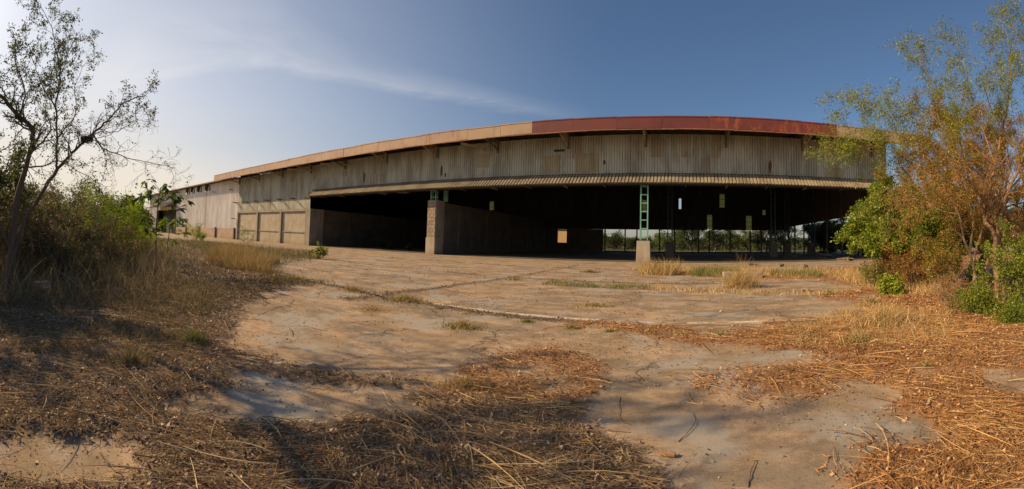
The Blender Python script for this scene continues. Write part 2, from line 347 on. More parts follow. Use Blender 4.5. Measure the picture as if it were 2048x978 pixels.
def litter(x, y):
    "how thick the litter lies at a ground point (0..1) and how red it is"
    x = np.asarray(x, float); y = np.asarray(y, float); r = np.hypot(x, y); d = np.zeros(x.shape); red = np.zeros(x.shape)
    for k in range(3):
        s = (0.14+0.05*r)*(0.4+0.75*k)
        jx = x+(fbm(x+7*k, y, 1.3)-0.5)*2.2*s; jy = y+(fbm(x, y+9*k, 1.5)-0.5)*2.2*s
        jx = jx+(vnoise(x+3*k, y, 9)-0.5)*0.6*s; jy = jy+(vnoise(x, y+5*k, 9)-0.5)*0.6*s
        for P, w, rd in REGG.values():
            m = inpoly(jx, jy, P); d += m*w/3; red = np.maximum(red, m*rd)
        for P in HOLES: d -= inpoly(jx, jy, P)*0.33
    d = np.clip(d, 0, 1)
    n = fbm(x, y, 0.9); d = d*np.clip(0.22+2.3*(n-0.28)+0.35*(x < 0.3)*(y < 7), 0.15, 1.0)
    sparse = np.clip((fbm(x+50, y, 0.5)-0.5)*2.5, 0, 0.25)*(r < 25)
    for jy_, w in ((8.35, 0.16), (17.0, 0.22), (25.6, 0.25)):     # joints collect leaves
        g = np.exp(-((y-(jy_-0.15 if jy_ < 9 else jy_)-(fbm(x, y, 0.8)-0.5)*0.4)/w)**2)*(fbm(x, y+jy_, 0.7) > 0.42)*(x > -22)*(x < 9); d = np.maximum(d, g*0.75)
    g = np.exp(-((x+7.4-(fbm(x, y, 0.8)-0.5)*0.5)/0.18)**2)*(y > 7)*(y < 30)*(fbm(x, y, 0.6) > 0.4); d = np.maximum(d, g*0.6)
    d = np.maximum(d, sparse*0.12)
    return np.clip(d, 0, 1), np.clip(np.maximum(red, (x > 1.5)*0.8), 0, 1)
def hgt(x, y, d=None):
    if d is None: d, _ = litter(x, y)
    r = np.hypot(x, y); f = np.clip((34-y)/6, 0, 1)*np.clip((70-r)/20, 0, 1)
    mound = np.clip((-x-6.5)/6, 0, 1)*np.clip((16-np.abs(y-3))/10, 0, 1)*0.22+np.clip((x-4.5)/4, 0, 1)*np.clip((14-y)/6, 0, 1)*0.12
    return (d*(0.012+0.05*fbm(x, y, 2.6))+0.012*fbm(x, y, 0.35)+mound*(0.5+fbm(x, y, 0.6)))*f-0.006

# ground sheet: polar grid, fine near the camera
rr = [0.25]
while rr[-1] < 70: rr.append(rr[-1]*1.021)
rr += [90, 120, 170, 250, 400, 700, 1200, 2500]
NA = 640; aa = np.linspace(0, 2*pi, NA, endpoint=False); rr = np.array(rr)
RR, AA = np.meshgrid(rr, aa, indexing='ij'); GX = (RR*np.sin(AA)).ravel(); GY = (RR*np.cos(AA)).ravel()
gd, gred = litter(GX, GY); GZ = hgt(GX, GY, gd)
V = np.stack([GX, GY, GZ], 1); V = np.vstack([V, [[0, 0, 0]]])
i, j = np.meshgrid(np.arange(len(rr)-1), np.arange(NA), indexing='ij'); i = i.ravel(); j = j.ravel(); j2 = (j+1) % NA
Fq = np.stack([i*NA+j, (i+1)*NA+j, (i+1)*NA+j2, i*NA+j2], 1)[:, ::-1]
gm = npmesh('ground', V, Fq, smooth=True)
ga = gm.attributes.new('litter', 'FLOAT', 'POINT'); ga.data.foreach_set('value', np.append(gd, gd[0]).astype(np.float32))
ga = gm.attributes.new('red', 'FLOAT', 'POINT'); ga.data.foreach_set('value', np.append(gred, 0).astype(np.float32))
t = NT('yard_ground'); P = t.sep()
lit = t.attr('litter').outputs['Fac']; red = t.attr('red').outputs['Fac']
n1 = t.noise(0.22, 5, 0.6); n2 = t.noise(0.9, 6, 0.62); n3 = t.noise(5, 5, 0.6); n4 = t.noise(40, 4, 0.6); n5 = t.noise(1.0, 5, 0.6, t.map((0.35, 1.1, 1), loc=(11, 3, 0)))
c = t.mix(t.step(n2, 0.42, 0.58), (0.44, 0.315, 0.205), (0.27, 0.195, 0.12))
c = t.mix(t.math('MULTIPLY', t.step(n5, 0.48, 0.58), 0.8), c, (0.21, 0.175, 0.13))
c = t.mix(t.math('MULTIPLY', t.step(n1, 0.50, 0.66), 0.6), c, (0.44, 0.31, 0.19))
c = t.mix(t.math('MULTIPLY', t.step(n3, 0.50, 0.70), 0.5), c, (0.15, 0.12, 0.09))
c = t.mix(t.math('MULTIPLY', t.step(t.noise(2.2, 7, 0.75), 0.54, 0.66), 0.55), c, (0.50, 0.44, 0.35))
c = t.mix(t.math('MULTIPLY', t.step(t.noise(1.1, 9, 0.75, t.map((1, 1, 1), loc=(3, 17, 0))), 0.53, 0.60), 0.5), c, (0.16, 0.12, 0.085))
c = t.mix(t.math('MULTIPLY', t.step(n4, 0.52, 0.70), 0.4), c, (0.12, 0.09, 0.06))
c = t.mix(t.math('MULTIPLY', t.step(t.noise(14, 6, 0.7), 0.52, 0.66), 0.45), c, (0.17, 0.125, 0.08))
c = t.mix(t.math('MULTIPLY', t.step(t.noise(0.5, 6, 0.65, t.map((1, 1, 1), loc=(5, 9, 0))), 0.53, 0.60), 0.8), c, (0.33, 0.305, 0.265))
# slab joints, parallel and square to the facade
wob = t.math('MULTIPLY', t.math('SUBTRACT', t.noise(1.5, 4, 0.6), 0.5), 0.22)
def line(coord, pos, w):
    d = t.math('ABSOLUTE', t.math('SUBTRACT', t.math('ADD', coord, wob), pos)); return t.math('SUBTRACT', 1.0, t.math('DIVIDE', d, w), cl=True)
jl = line(P['Y'], 8.25, 0.05)
for yy in (17.0, 25.6, 33.9): jl = t.math('MAXIMUM', jl, line(P['Y'], yy, 0.12))
for xx in (-16.1, -7.4): jl = t.math('MAXIMUM', jl, line(P['X'], xx, 0.05))
jl = t.math('MULTIPLY', jl, 0.999); inX = t.math('MULTIPLY', t.math('GREATER_THAN', P['Y'], 7.9), t.math('MULTIPLY', t.math('GREATER_THAN', P['X'], -24.0), t.math('LESS_THAN', P['X'], 6.0)))
jl = t.math('MULTIPLY', jl, inX); c = t.mix(t.math('MULTIPLY', jl, 0.8), c, (0.09, 0.06, 0.04))
crk = t.n.new('ShaderNodeTexVoronoi'); crk.feature = 'DISTANCE_TO_EDGE'; crk.inputs['Scale'].default_value = 0.33
nv = t.n.new('ShaderNodeVectorMath'); nv.operation = 'ADD'; t.l.new(t.pos, nv.inputs[0])
nn = t.n.new('ShaderNodeTexNoise'); nn.inputs['Scale'].default_value = 1.8; nn.inputs['Detail'].default_value = 5; t.l.new(t.pos, nn.inputs['Vector'])
t.l.new(nn.outputs['Color'], nv.inputs[1]); t.l.new(nv.outputs[0], crk.inputs['Vector'])
ck = t.math('MULTIPLY', t.math('SUBTRACT', 1.0, t.math('DIVIDE', crk.outputs['Distance'], 0.012), cl=True), t.step(n2, 0.42, 0.5))
c = t.mix(t.math('MULTIPLY', ck, 0.7), c, (0.08, 0.06, 0.045))
# worn white edge of the slab
we = t.math('MULTIPLY', line(P['Y'], 8.56, 0.15), t.math('MULTIPLY', t.math('GREATER_THAN', P['X'], -5.8), t.math('LESS_THAN', P['X'], 1.8)))
wl_ = t.math('MAXIMUM', t.step(t.noise(1.7, 6, 0.7), 0.44, 0.56), t.math('MULTIPLY', t.math('LESS_THAN', P['X'], -1.7), t.step(n3, 0.30, 0.42)))
c = t.mix(t.math('MULTIPLY', we, wl_), c, (0.66, 0.60, 0.51))
# soil and rotted leaves
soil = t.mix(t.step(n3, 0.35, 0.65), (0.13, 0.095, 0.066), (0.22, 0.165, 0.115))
soil = t.mix(red, soil, t.mix(t.step(n3, 0.35, 0.65), (0.26, 0.125, 0.055), (0.36, 0.20, 0.10)))  # warm cast of the light at the right, put into the soil colour
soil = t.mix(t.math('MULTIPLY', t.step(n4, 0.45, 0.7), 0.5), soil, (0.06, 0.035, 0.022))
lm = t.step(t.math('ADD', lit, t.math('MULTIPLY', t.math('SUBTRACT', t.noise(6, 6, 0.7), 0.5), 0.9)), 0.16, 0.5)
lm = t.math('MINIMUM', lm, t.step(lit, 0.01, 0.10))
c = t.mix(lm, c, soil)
far = t.math('GREATER_THAN', t.math('ADD', t.math('ABSOLUTE', P['X']), 0.0), 150.0)
c = t.mix(far, c, (0.14, 0.12, 0.06))
c = t.mix(t.step(P['Y'], 77.0, 82.0), c, (0.07, 0.075, 0.03))
t.color(c); t.b.inputs['Roughness'].default_value = 0.95; t.b.inputs['Specular IOR Level'].default_value = 0.2
hh = t.math('ADD', t.math('MULTIPLY', n4, 0.18), t.math('ADD', t.math('MULTIPLY', n3, 0.5), t.math('MULTIPLY', t.math('MAXIMUM', jl, ck), -0.6)))
t.bump(hh, 0.7, 0.02)
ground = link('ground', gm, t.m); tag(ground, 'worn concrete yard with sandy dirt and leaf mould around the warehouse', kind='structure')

# ------------------------------------------------------------------ WAREHOUSE
YF = 37.2; YB = 76.0; XL = -69.5; XR = 20.6; BAY = 7.35; X0 = -3.2
B0 = (X0, YF, 0)
wh = empty('warehouse', B0)
tag(wh, 'long abandoned warehouse with maroon and beige roof fascia over dark open bays', 'warehouse')
def part(mb, name, mat, parent=wh, bevel=0.0, label=None, base=B0):
    o = mb.build(name, mat, parent, base, bevel)
    if label: o['label'] = label
    return o
# front cladding, two heights
m = MB()
m.ribbed((XL, YF, 5.42), (-47.3, YF, 5.42), (XL, YF, 11.75), (-47.3, YF, 11.75), 0.25, 0.08, (0, -1, 0), prof=((0.0, 0), (0.16, 0), (0.20, 1), (0.96, 1)))
m.ribbed((-47.3, YF, 7.2), (XR, YF, 7.2), (-47.3, YF, 11.75), (XR, YF, 11.75), 0.25, 0.08, (0, -1, 0), prof=((0.0, 0), (0.16, 0), (0.20, 1), (0.96, 1)))
part(m, 'upper_wall', MT['clad'], label='grey ribbed metal cladding streaked with rust')
# patches: a few sheets replaced or slipped
for (xa, xb, za, zb) in ((-24.9, -24.5, 8.4, 9.9), (-24.3, -24.05, 8.3, 9.0), (-7.2, -6.9, 8.9, 9.5), (-19.6, -19.1, 10.1, 10.3), (8.1, 8.5, 8.3, 9.6), (-36.6, -36.2, 8.3, 9.9)):
    m = MB(); n_h = 9; cx_, cz_ = (xa+xb)/2, (za+zb)/2
    ring = [(cx_+(xb-xa)*0.5*cos(2*pi*k/n_h)*(0.6+0.5*random.random()), YF-0.088, cz_+(zb-za)*0.5*sin(2*pi*k/n_h)*(0.6+0.5*random.random())) for k in range(n_h)]
    m.add(ring+[(a, YF-0.083, c_) for a, _, c_ in ring], [tuple(range(n_h))[::-1], tuple(range(n_h, 2*n_h))]+[(k, (k+1) % n_h, n_h+(k+1) % n_h, n_h+k) for k in range(n_h)])
    part(m, 'rust_patch', plain_mat('deep_rust', (0.10, 0.055, 0.03), (0.04, 0.03, 0.02), 0.9, 9.0), label='dark rusted-through spot in the cladding')
PM = sheet_mat('patch_sheets', (0.36, 0.33, 0.22), (0.27, 0.22, 0.12), (0.24, 0.14, 0.05), 0.52)
for (xa, xb, za, zb) in ((-13.0, -11.4, 8.3, 10.0), (-9.9, -7.6, 8.25, 10.1), (-20.4, -18.9, 9.2, 10.6), (-33.8, -33.0, 8.4, 9.4), (13.7, 15.8, 8.2, 9.1)):
    m = MB(); m.ribbed((xa, YF-0.095, za), (xb, YF-0.095, za), (xa, YF-0.095, zb), (xb, YF-0.095, zb), 0.23, 0.04, (0, -1, 0))
    part(m, 'patch_sheet', PM, label='yellowed patch sheet on the front cladding')
# fascia panels at the seams seen in the photograph
seams = [423, 455, 498, 542, 569, 598, 636, 666, 680, 704, 717, 750, 772, 800, 835, 853, 914, 929, 982, 995, 1059, 1142, 1231, 1322, 1417, 1530, 1605, 1676, 1754, 1825, 1868]
YE = 34.2; XFL, XFR = X_at(423, YE), X_at(1868, YE)
prev = None
for k in range(len(seams)-1):
    xa, xb = X_at(seams[k], YE), X_at(seams[k+1], YE)
    mid = (seams[k]+seams[k+1])/2
    mt = 'f_beige' if mid < 900 else 'f_beige2' if mid < 1059 else 'f_red' if mid < 1417 else 'f_rust' if mid < 1676 else 'f_beige2'
    z0 = 11.45+0.03*math.sin(k*2.1); z1 = 12.53+0.03*math.sin(k*1.3+1)
    j = random.uniform(-0.012, 0.012)
    m = MB(); m.box(xa+0.012, xb-0.012, YE+j, YE+0.05+j, z0, z1)
    m.box(xa+0.012, xb-0.012, YE-0.03+j, YE-0.001+j, z1-0.09, z1+0.01)
    part(m, 'fascia_panel', MT[mt], label={'f_beige': 'faded pinkish fascia panel', 'f_beige2': 'tan fascia panel', 'f_red': 'maroon fascia panel', 'f_rust': 'rusty maroon fascia panel'}[mt])
m = MB()
for k in range(40):
    xa = XFL+(XFR-XFL)*k/40; xb = XFL+(XFR-XFL)*(k+1)/40
    m.box(xa, xb-0.02, YE-0.035, YE+0.16, 11.38+0.015*math.sin(k*1.7), 11.43+0.015*math.sin(k*1.7))
part(m, 'fascia_trim', plain_mat('rust_trim', (0.36, 0.19, 0.09), (0.24, 0.10, 0.045), 0.7))
# roof: two shallow slopes, open underneath
m = MB()
m.ribbed((XFL, YE+0.06, 12.35), (XFR, YE+0.06, 12.35), (XFL, 56.6, 16.2), (XFR, 56.6, 16.2), 0.5, 0.05, (0, -0.15, 0.98), 0.03)
m.ribbed((XFL, 78.6, 12.35), (XFR, 78.6, 12.35), (XFL, 56.6, 16.2), (XFR, 56.6, 16.2), 0.5, 0.05, (0, 0.15, 0.98), 0.03)
part(m, 'roof', MT['roofm'])
for k in range(6):
    m = MB(); m.bar((XFL, YE+0.4+k*0.55, 12.22+k*0.096), (XFR, YE+0.4+k*0.55, 12.22+k*0.096), 0.08, 0.18)
    part(m, 'purlin', MT['black'])
# eave brackets
for k in range(-9, 4):
    x = X0+BAY*k; m = MB()
    m.bar((x, YF-0.05, 10.85), (x, YE+0.12, 11.35), 0.10, 0.14); m.bar((x, YF-0.05, 11.75), (x, YE+0.12, 12.1), 0.09, 0.10)
    for q in range(4):
        a = q/4; b_ = (q+1)/4; ya = YF-0.05+(YE+0.17-YF)*a; yb = YF-0.05+(YE+0.17-YF)*b_
        za = 10.85+0.5*a; zb = 11.75+0.35*b_
        m.bar((x, ya, za), (x, yb, zb), 0.05, 0.05); m.bar((x, yb, zb), (x, yb, 10.85+0.5*b_), 0.05, 0.05)
    part(m, 'eave_bracket', MT['steel_lt'] if k % 3 != 1 else MT['steel'])
    m = MB(); m.box(x-0.10, x+0.10, YF-0.22, YF-0.05, 10.55, 11.9); part(m, 'bracket_plate', MT['steel'])
# canopy over the open bays
CX0, CX1 = -46.9, 20.3
m = MB()
m.ribbed((CX0+1.0, 35.72, 7.03), (CX1, 35.72, 7.03), (CX0+1.0, YF-0.07, 8.08), (CX1, YF-0.07, 8.08), 0.32, 0.085, (0, -0.57, 0.82), 0.014, wav=0.012, prof=((0.0, 0), (0.2, 0), (0.3, 1), (0.9, 1)))
m.add([(CX0-0.4, YF-0.1, 6.98), (CX0+1.0, 35.72, 7.03), (CX0+1.0, YF-0.07, 8.08)], [(0, 1, 2)])
m.add([(CX0-0.4, YF-0.1, 6.96), (CX0+1.0, 35.72, 7.01), (CX0+1.0, YF-0.07, 8.06)], [(0, 2, 1)])
part(m, 'canopy', MT['canopy'], label='rusty ribbed canopy strip above the openings')
for ya, za in ((35.85, 6.95), (36.5, 7.42), (YF-0.14, 8.09)):
    m = MB(); m.bar((CX0, ya, za), (CX1, ya, za), 0.06, 0.10); part(m, 'canopy_rail', MT['black'])
for k in range(-12, 7):
    x = X0+BAY/2*k; m = MB(); m.bar((x, YF-0.02, 6.85), (x, 35.9, 6.88), 0.06, 0.08); m.bar((x, YF-0.02, 7.9), (x, 35.9, 6.98), 0.06, 0.06)
    m.bar((x, 36.5, 6.86), (x, 36.5, 7.4), 0.05); m.bar((x, 36.5, 6.86), (x, YF-0.02, 7.7), 0.05)
    part(m, 'canopy_bracket', MT['steel'] if k % 2 else MT['steel_lt'])
# lintel girder along the opening
m = MB()
m.bar((-47, YF+0.10, 7.05), (XR, YF+0.10, 7.05), 0.1, 0.12); m.bar((-47, YF+0.10, 7.95), (XR, YF+0.10, 7.95), 0.1, 0.12)
q = -47.0; s_ = 0
while q < XR-0.9:
    m.bar((q, YF+0.10, 7.05 if s_ else 7.95), (q+0.9, YF+0.10, 7.95 if s_ else 7.05), 0.05); q += 0.9; s_ ^= 1
part(m, 'lintel_girder', MT['black'])
# lattice columns on pedestals
def lattice(x, y, z0, z1, w, dp, mat, name='lattice_column', parent=wh, base=B0, step=0.76):
    m = MB()
    for sx in (-1, 1):
        for sy in (-1, 1):
            m.box(x+sx*w/2-0.05, x+sx*w/2+0.05, y+sy*dp/2-0.012, y+sy*dp/2+0.012, z0, z1)
            m.box(x+sx*w/2+sx*0.038, x+sx*w/2+sx*0.05, y+sy*dp/2-sy*0.013, y+sy*dp/2-sy*0.09, z0, z1)
    z = z0+0.35
    while z < z1-0.1:
        for sy in (-1, 1): m.box(x-w/2+0.052, x+w/2-0.052, y+sy*dp/2-0.010, y+sy*dp/2+0.010, z-0.035, z+0.035)
        for sx in (-1, 1): m.bar((x+sx*w/2, y-dp/2+0.03, z), (x+sx*w/2, y+dp/2-0.03, z+step*0.5), 0.03)
        z += step
    return part(m, name, mat, parent, base=base)
def pedestal(x, y, w, d, h, mat, label=None):
    m = MB(); f = 0.06
    m.add([(x-w/2-f, y-d/2-f, -0.05), (x+w/2+f, y-d/2-f, -0.05), (x+w/2+f, y+d/2+f, -0.05), (x-w/2-f, y+d/2+f, -0.05),
           (x-w/2, y-d/2, h), (x+w/2, y-d/2, h), (x+w/2, y+d/2, h), (x-w/2, y+d/2, h)],
          [(0, 3, 2, 1), (4, 5, 6, 7), (0, 1, 5, 4), (1, 2, 6, 5), (2, 3, 7, 6), (3, 0, 4, 7)])
    return part(m, 'pedestal', mat, bevel=0.02, label=label)
pedestal(-3.24, 36.55, 1.16, 0.9, 1.93, MT['conc_lt'], 'tan concrete pedestal under the green lattice column')
lattice(-3.22, 36.55, 1.93, 7.1, 0.62, 0.42, MT['green'])
pedestal(19.6, 36.7, 1.1, 0.9, 1.93, MT['conc_lt']); lattice(19.6, 36.7, 1.93, 7.1, 0.62, 0.42, MT['green'])
lattice(-25.6, 37.25, 5.92, 7.9, 0.62, 0.42, MT['green'])
lattice(-24.7, 38.2, 5.85, 7.9, 0.3, 0.3, MT['green'])
for x in (-3.22, 19.6):
    m = MB(); m.box(x-0.45, x+0.45, 36.27, 36.83, 1.935, 1.975); part(m, 'base_plate', MT['green_dk'])
m = MB(); m.bar((-30.5, 36.75, 6.9), (-28.6, 36.2, 6.75), 0.10, 0.05); part(m, 'hanging_strut', MT['steel_lt'])
m = MB(); m.bar((-18.6, YF-0.4, 10.9), (-20.9, YE+0.5, 11.3), 0.12, 0.22); part(m, 'loose_beam', MT['steel_lt'])
m = MB(); m.bar((-39.3, YF-0.3, 11.0), (-42.5, YE+0.6, 11.2), 0.12, 0.2); part(m, 'loose_beam', MT['steel_lt'])
m = MB(); m.bar((-46.8, YF-0.3, 11.0), (-50.2, YE+0.6, 11.2), 0.12, 0.2); part(m, 'loose_beam', MT['steel_lt'])
m = MB(); m.box(-11.95, -10.9, YF-0.12, YF-0.085, 10.35, 10.55); part(m, 'wall_mark', MT['black'])
# brick-and-concrete pier with the partition wall behind it
m = MB(); m.box(-26.25, -25.2, 36.95, 38.6, 1.82, 5.92); part(m, 'pier', MT['block'], label='grey block masonry pier, upper part')
m = MB(); m.box(-26.33, -25.14, 36.90, 38.64, -0.05, 1.82); part(m, 'pier_base', MT['conc_lt'], bevel=0.02)
m = MB(); m.box(-25.19, -25.11, 37.05, 38.62, 1.83, 5.95); part(m, 'pier_render', MT['conc'])
m = MB(); m.box(-25.75, -25.32, 38.65, YB-0.3, -0.05, 5.82)
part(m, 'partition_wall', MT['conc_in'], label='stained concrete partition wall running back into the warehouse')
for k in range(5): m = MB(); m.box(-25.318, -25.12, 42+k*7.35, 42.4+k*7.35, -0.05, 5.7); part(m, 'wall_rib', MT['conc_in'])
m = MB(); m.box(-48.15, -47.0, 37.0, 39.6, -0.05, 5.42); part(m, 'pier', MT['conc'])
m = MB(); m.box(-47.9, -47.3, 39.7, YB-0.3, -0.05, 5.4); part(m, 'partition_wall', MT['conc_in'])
# concrete panel wall left of the first opening
for k in range(3):
    xa = XL+0.15+k*BAY; m = MB(); m.box(xa+0.25, xa+BAY-0.25, YF+0.02, YF+0.20, -0.05, 5.05); part(m, 'wall_panel', MT['conc_lt'])
for k in range(4):
    xa = XL+0.15+k*BAY
    if k < 3: m = MB(); m.box(xa-0.24, xa+0.24, YF-0.26, YF+0.2, -0.05, 5.06); part(m, 'pilaster', MT['conc'])
m = MB(); m.box(XL-0.1, -48.2, YF-0.22, YF+0.2, 5.065, 5.40); part(m, 'ring_beam', MT['conc'])
for k in range(3):
    m = MB(); xa = XL+0.15+k*BAY; m.box(xa+0.26, xa+BAY-0.3, YF-0.10, YF+0.018, 1.84, 1.98)
    part(m, 'wall_rail', MT['conc'])
for k in range(13, 19):
    x = X0-BAY/2*k; m = MB(); m.bar((x, YF-0.04, 7.06), (x, YF-1.15, 7.02), 0.09, 0.14); m.bar((x, YF-0.04, 6.6), (x, YF-0.8, 7.0), 0.05)
    part(m, 'wall_bracket', MT['steel'])
# side, rear and dividing walls
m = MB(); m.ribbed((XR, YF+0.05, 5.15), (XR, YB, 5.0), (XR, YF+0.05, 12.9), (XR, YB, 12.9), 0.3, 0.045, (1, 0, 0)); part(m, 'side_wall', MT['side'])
for k in range(6):
    m = MB(); m.box(XR-0.35, XR-0.15, 43.2+k*5.5, 43.4+k*5.5, -0.05, 12.5); part(m, 'side_post', MT['steel'])
m = MB(); m.bar((XR-0.1, YF, 4.05), (XR-0.1, YB, 4.05), 0.06, 0.08); part(m, 'side_rail', MT['steel'])
m = MB()
pan = []   # translucent panels in the rear wall, cut out of the cladding (x0,x1,z0,z1)
for (pa, pb, ya, yb) in ((1357, 1362, 397, 418), (1439, 1449, 388, 415), (1414, 1424, 430, 458), (1492, 1503, 432, 461), (978, 986, 403, 420), (1284, 1292, 400, 424), (1525, 1531, 420, 430)):
    xa, xb = X_at(pa, YB), X_at(pb, YB); za = at((pa+pb)/2, yb, YB/cos(((pa+pb)/2-1360)/F))[2]; zb = at((pa+pb)/2, ya, YB/cos(((pa+pb)/2-1360)/F))[2]
    pan.append((xa, xb, max(za, 4.45), zb))
pan.sort(); xs = XL
for (xa, xb, za, zb) in pan:
    m.ribbed((xs, YB, 4.40), (xa, YB, 4.40), (xs, YB, 12.9), (xa, YB, 12.9), 0.3, 0.045, (0, 1, 0))
    if za > 4.6: m.ribbed((xa, YB, 4.40), (xb, YB, 4.40), (xa, YB, za), (xb, YB, za), 0.3, 0.045, (0, 1, 0))
    m.ribbed((xa, YB, zb), (xb, YB, zb), (xa, YB, 12.9), (xb, YB, 12.9), 0.3, 0.045, (0, 1, 0)); xs = xb
m.ribbed((xs, YB, 4.40), (XR, YB, 4.40), (xs, YB, 12.9), (XR, YB, 12.9), 0.3, 0.045, (0, 1, 0))
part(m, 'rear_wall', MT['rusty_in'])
for q, (xa, xb, za, zb) in enumerate(pan):
    if abs((xa+xb)/2-X_at(1360, YB)) < 0.4: continue      # this sheet is gone: open sky
    m = MB(); m.box(xa-0.02, xb+0.02, YB+0.055, YB+0.065, za-0.02, zb+0.02); part(m, 'translucent_panel', MT['pane'], label='yellowed translucent sheet in the rear wall')
    for z in np.arange(za+0.6, zb, 0.9):
        m = MB(); m.box(xa, xb, YB-0.06, YB-0.02, z-0.03, z+0.03); part(m, 'panel_rail', MT['black'])
xw0, xw1 = X_at(1116, YB), X_at(1134, YB)
m = MB(); m.box(XL, xw0, YB-0.25, YB-0.05, -0.05, 4.38); m.box(xw1, -14.4, YB-0.25, YB-0.05, -0.05, 4.38)
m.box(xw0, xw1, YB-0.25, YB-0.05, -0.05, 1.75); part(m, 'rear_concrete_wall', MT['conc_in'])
m = MB(); m.box(-14.3, XR, YB-0.2, YB, -0.05, 0.35); part(m, 'rear_kerb', MT['conc_dk'])
for k in range(11):
    x = -14.0+3.3*k+(0, .5, -.6, .3, -.2, .9, -.4, .2, .7, -.5, 0)[k]; m = MB(); m.box(x-0.12, x+0.12, YB-0.34, YB-0.22, -0.05, 4.38); part(m, 'rear_post', MT['steel'])
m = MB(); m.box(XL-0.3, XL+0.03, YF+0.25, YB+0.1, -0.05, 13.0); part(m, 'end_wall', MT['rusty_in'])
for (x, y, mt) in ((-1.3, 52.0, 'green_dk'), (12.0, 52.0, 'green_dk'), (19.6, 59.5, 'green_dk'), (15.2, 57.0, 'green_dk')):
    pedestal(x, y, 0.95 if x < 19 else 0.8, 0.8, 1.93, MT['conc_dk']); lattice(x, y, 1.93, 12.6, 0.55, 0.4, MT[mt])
# roof trusses seen from below
for k in range(-9, 4):
    x = X0+BAY*k; m = MB()
    m.bar((x, YF, 11.0), (x, YB, 11.0), 0.12, 0.16); m.bar((x, YF, 12.4), (x, 56.6, 15.6), 0.12, 0.16); m.bar((x, YB, 12.4), (x, 56.6, 15.6), 0.12, 0.16)
    for q in range(12):
        y0 = YF+q*3.233; y1 = y0+3.233; top = lambda y: 12.4+3.2*(1-abs(y-56.6)/19.4); m.bar((x, y0, 11.0), (x, y1, top(y1)), 0.06); m.bar((x, y1, 11.0), (x, y1, top(y1)), 0.06)
    part(m, 'roof_truss', MT['black'])
# floor inside
fl = MB(); fl.add([(XL, YF+0.6, 0.03), (XR, YF+0.6, 0.03), (XR, YB, 0.03), (XL, YB, 0.03)], [(0, 1, 2, 3)])
t = NT('shed_floor'); t.color(t.mix(t.step(t.noise(0.5, 6, 0.6), 0.4, 0.65), (0.15, 0.125, 0.10), (0.09, 0.075, 0.06)))
tag(fl.build('floor', t.m), 'dusty concrete floor inside the warehouse', kind='structure')

# ------------------------------------------------------------------ lower shed further left
AX0, AX1 = -132.0, -69.52; BA = (-100, YF, 0)
an = empty('storage_shed', BA); tag(an, 'pale corrugated shed with sunlit wall adjoining the left end of the warehouse', 'shed')
def apart(mb, name, mat, label=None): return part(mb, name, mat, an, 0.0, label, BA)
gx0, gx1 = -121.8, -105.3
m = MB(); r_ = lambda a, b, z0, z1: m.ribbed((a, YF-0.02, z0), (b, YF-0.02, z0), (a, YF-0.02, z1), (b, YF-0.02, z1), 0.46, 0.07, (0, -1, 0))
r_(AX0, gx0, 0.0, 10.3); r_(gx0, gx1, 6.75, 10.3); r_(gx1, AX1, 2.05, 10.3)
op = [(-98.4, -95.6), (-95.0, -92.4), (-91.0, -88.0), (-86.2, -83.2)]; xs = AX0+0.4
for a, b in op: r_(xs, a, 10.302, 11.75); xs = b
r_(xs, AX1, 10.302, 11.75)
apart(m, 'wall', MT['annex'], 'whitish ribbed metal wall')
for a, b in op:
    m = MB(); m.box(a, b, YF+0.2, YF+0.3, 10.3, 11.7); wo = apart(m, 'window', MT['black'], 'dark opening under the eave')  # near-black box stands for the shade inside the opening
    m = MB(); m.ribbed((b-0.55, YF-0.35, 10.25), (b-0.05, YF-0.35, 10.25), (b-0.35, YF-0.12, 11.7), (b-0.05, YF-0.12, 11.7), 0.25, 0.03, (0, -1, 0)); part(m, 'loose_sheet', MT['annex'], wo, base=BA)
m = MB(); m.box(gx1+0.5, AX1, YF-0.12, YF+0.15, -0.05, 2.04); apart(m, 'plinth', MT['plinth'])
m = MB(); m.box(AX0, gx0, YF-0.02, YF+0.2, -0.05, 0.3); apart(m, 'plinth', MT['plinth'])
for x in (-105.0, -96.5, -88.0, -79.0, -70.4):
    m = MB(); m.box(x-0.16, x+0.16, YF-0.4, YF-0.125, -0.05, 2.25); apart(m, 'plinth_post', MT['steel'])
m = MB(); m.ribbed((AX0-3.5, 35.6, 11.75), (AX1-0.2, 35.6, 11.75), (AX0-3.5, 56, 15.0), (AX1-0.2, 56, 15.0), 0.5, 0.05, (0, -0.15, 0.98), 0.03)
m.box(AX0-3.5, AX1-0.2, 35.52, 35.6, 11.6, 11.85); apart(m, 'roof', MT['roofm'])
m = MB()
for x in (-135.3, -133.6): m.bar((x, 35.7, 9.6), (x, 35.7, 11.6), 0.12)
m.bar((-135.3, 35.7, 9.6), (AX0, 36.8, 9.6), 0.12); apart(m, 'eave_frame', MT['steel'])
m = MB()
m.ribbed((gx0-1.6, 33.7, 7.2), (gx1+0.4, 33.7, 7.2), (gx0+1.0, YF-0.1, 9.0), (gx1+0.4, YF-0.1, 9.0), 0.6, 0.06, (0, -0.5, 0.86), 0.02)
m.add([(gx1+0.42, 33.7, 7.2), (gx1+0.42, YF-0.1, 9.0), (gx1+0.42, YF-0.1, 7.2)], [(0, 1, 2)])
m.add([(gx1+0.41, 33.7, 7.2), (gx1+0.41, YF-0.1, 9.0), (gx1+0.41, YF-0.1, 7.2)], [(0, 2, 1)])
apart(m, 'door_canopy', MT['roofm'])
m = MB(); m.box(AX0+0.3, gx1+6, YF+1.6, YF+1.8, 0, 9); m.box(AX0+0.3, AX0+0.5, YF+0.3, YF+1.59, 0, 9); apart(m, 'shade_backing', MT['black'])  # near-black sheets added behind the gate to stand for shade
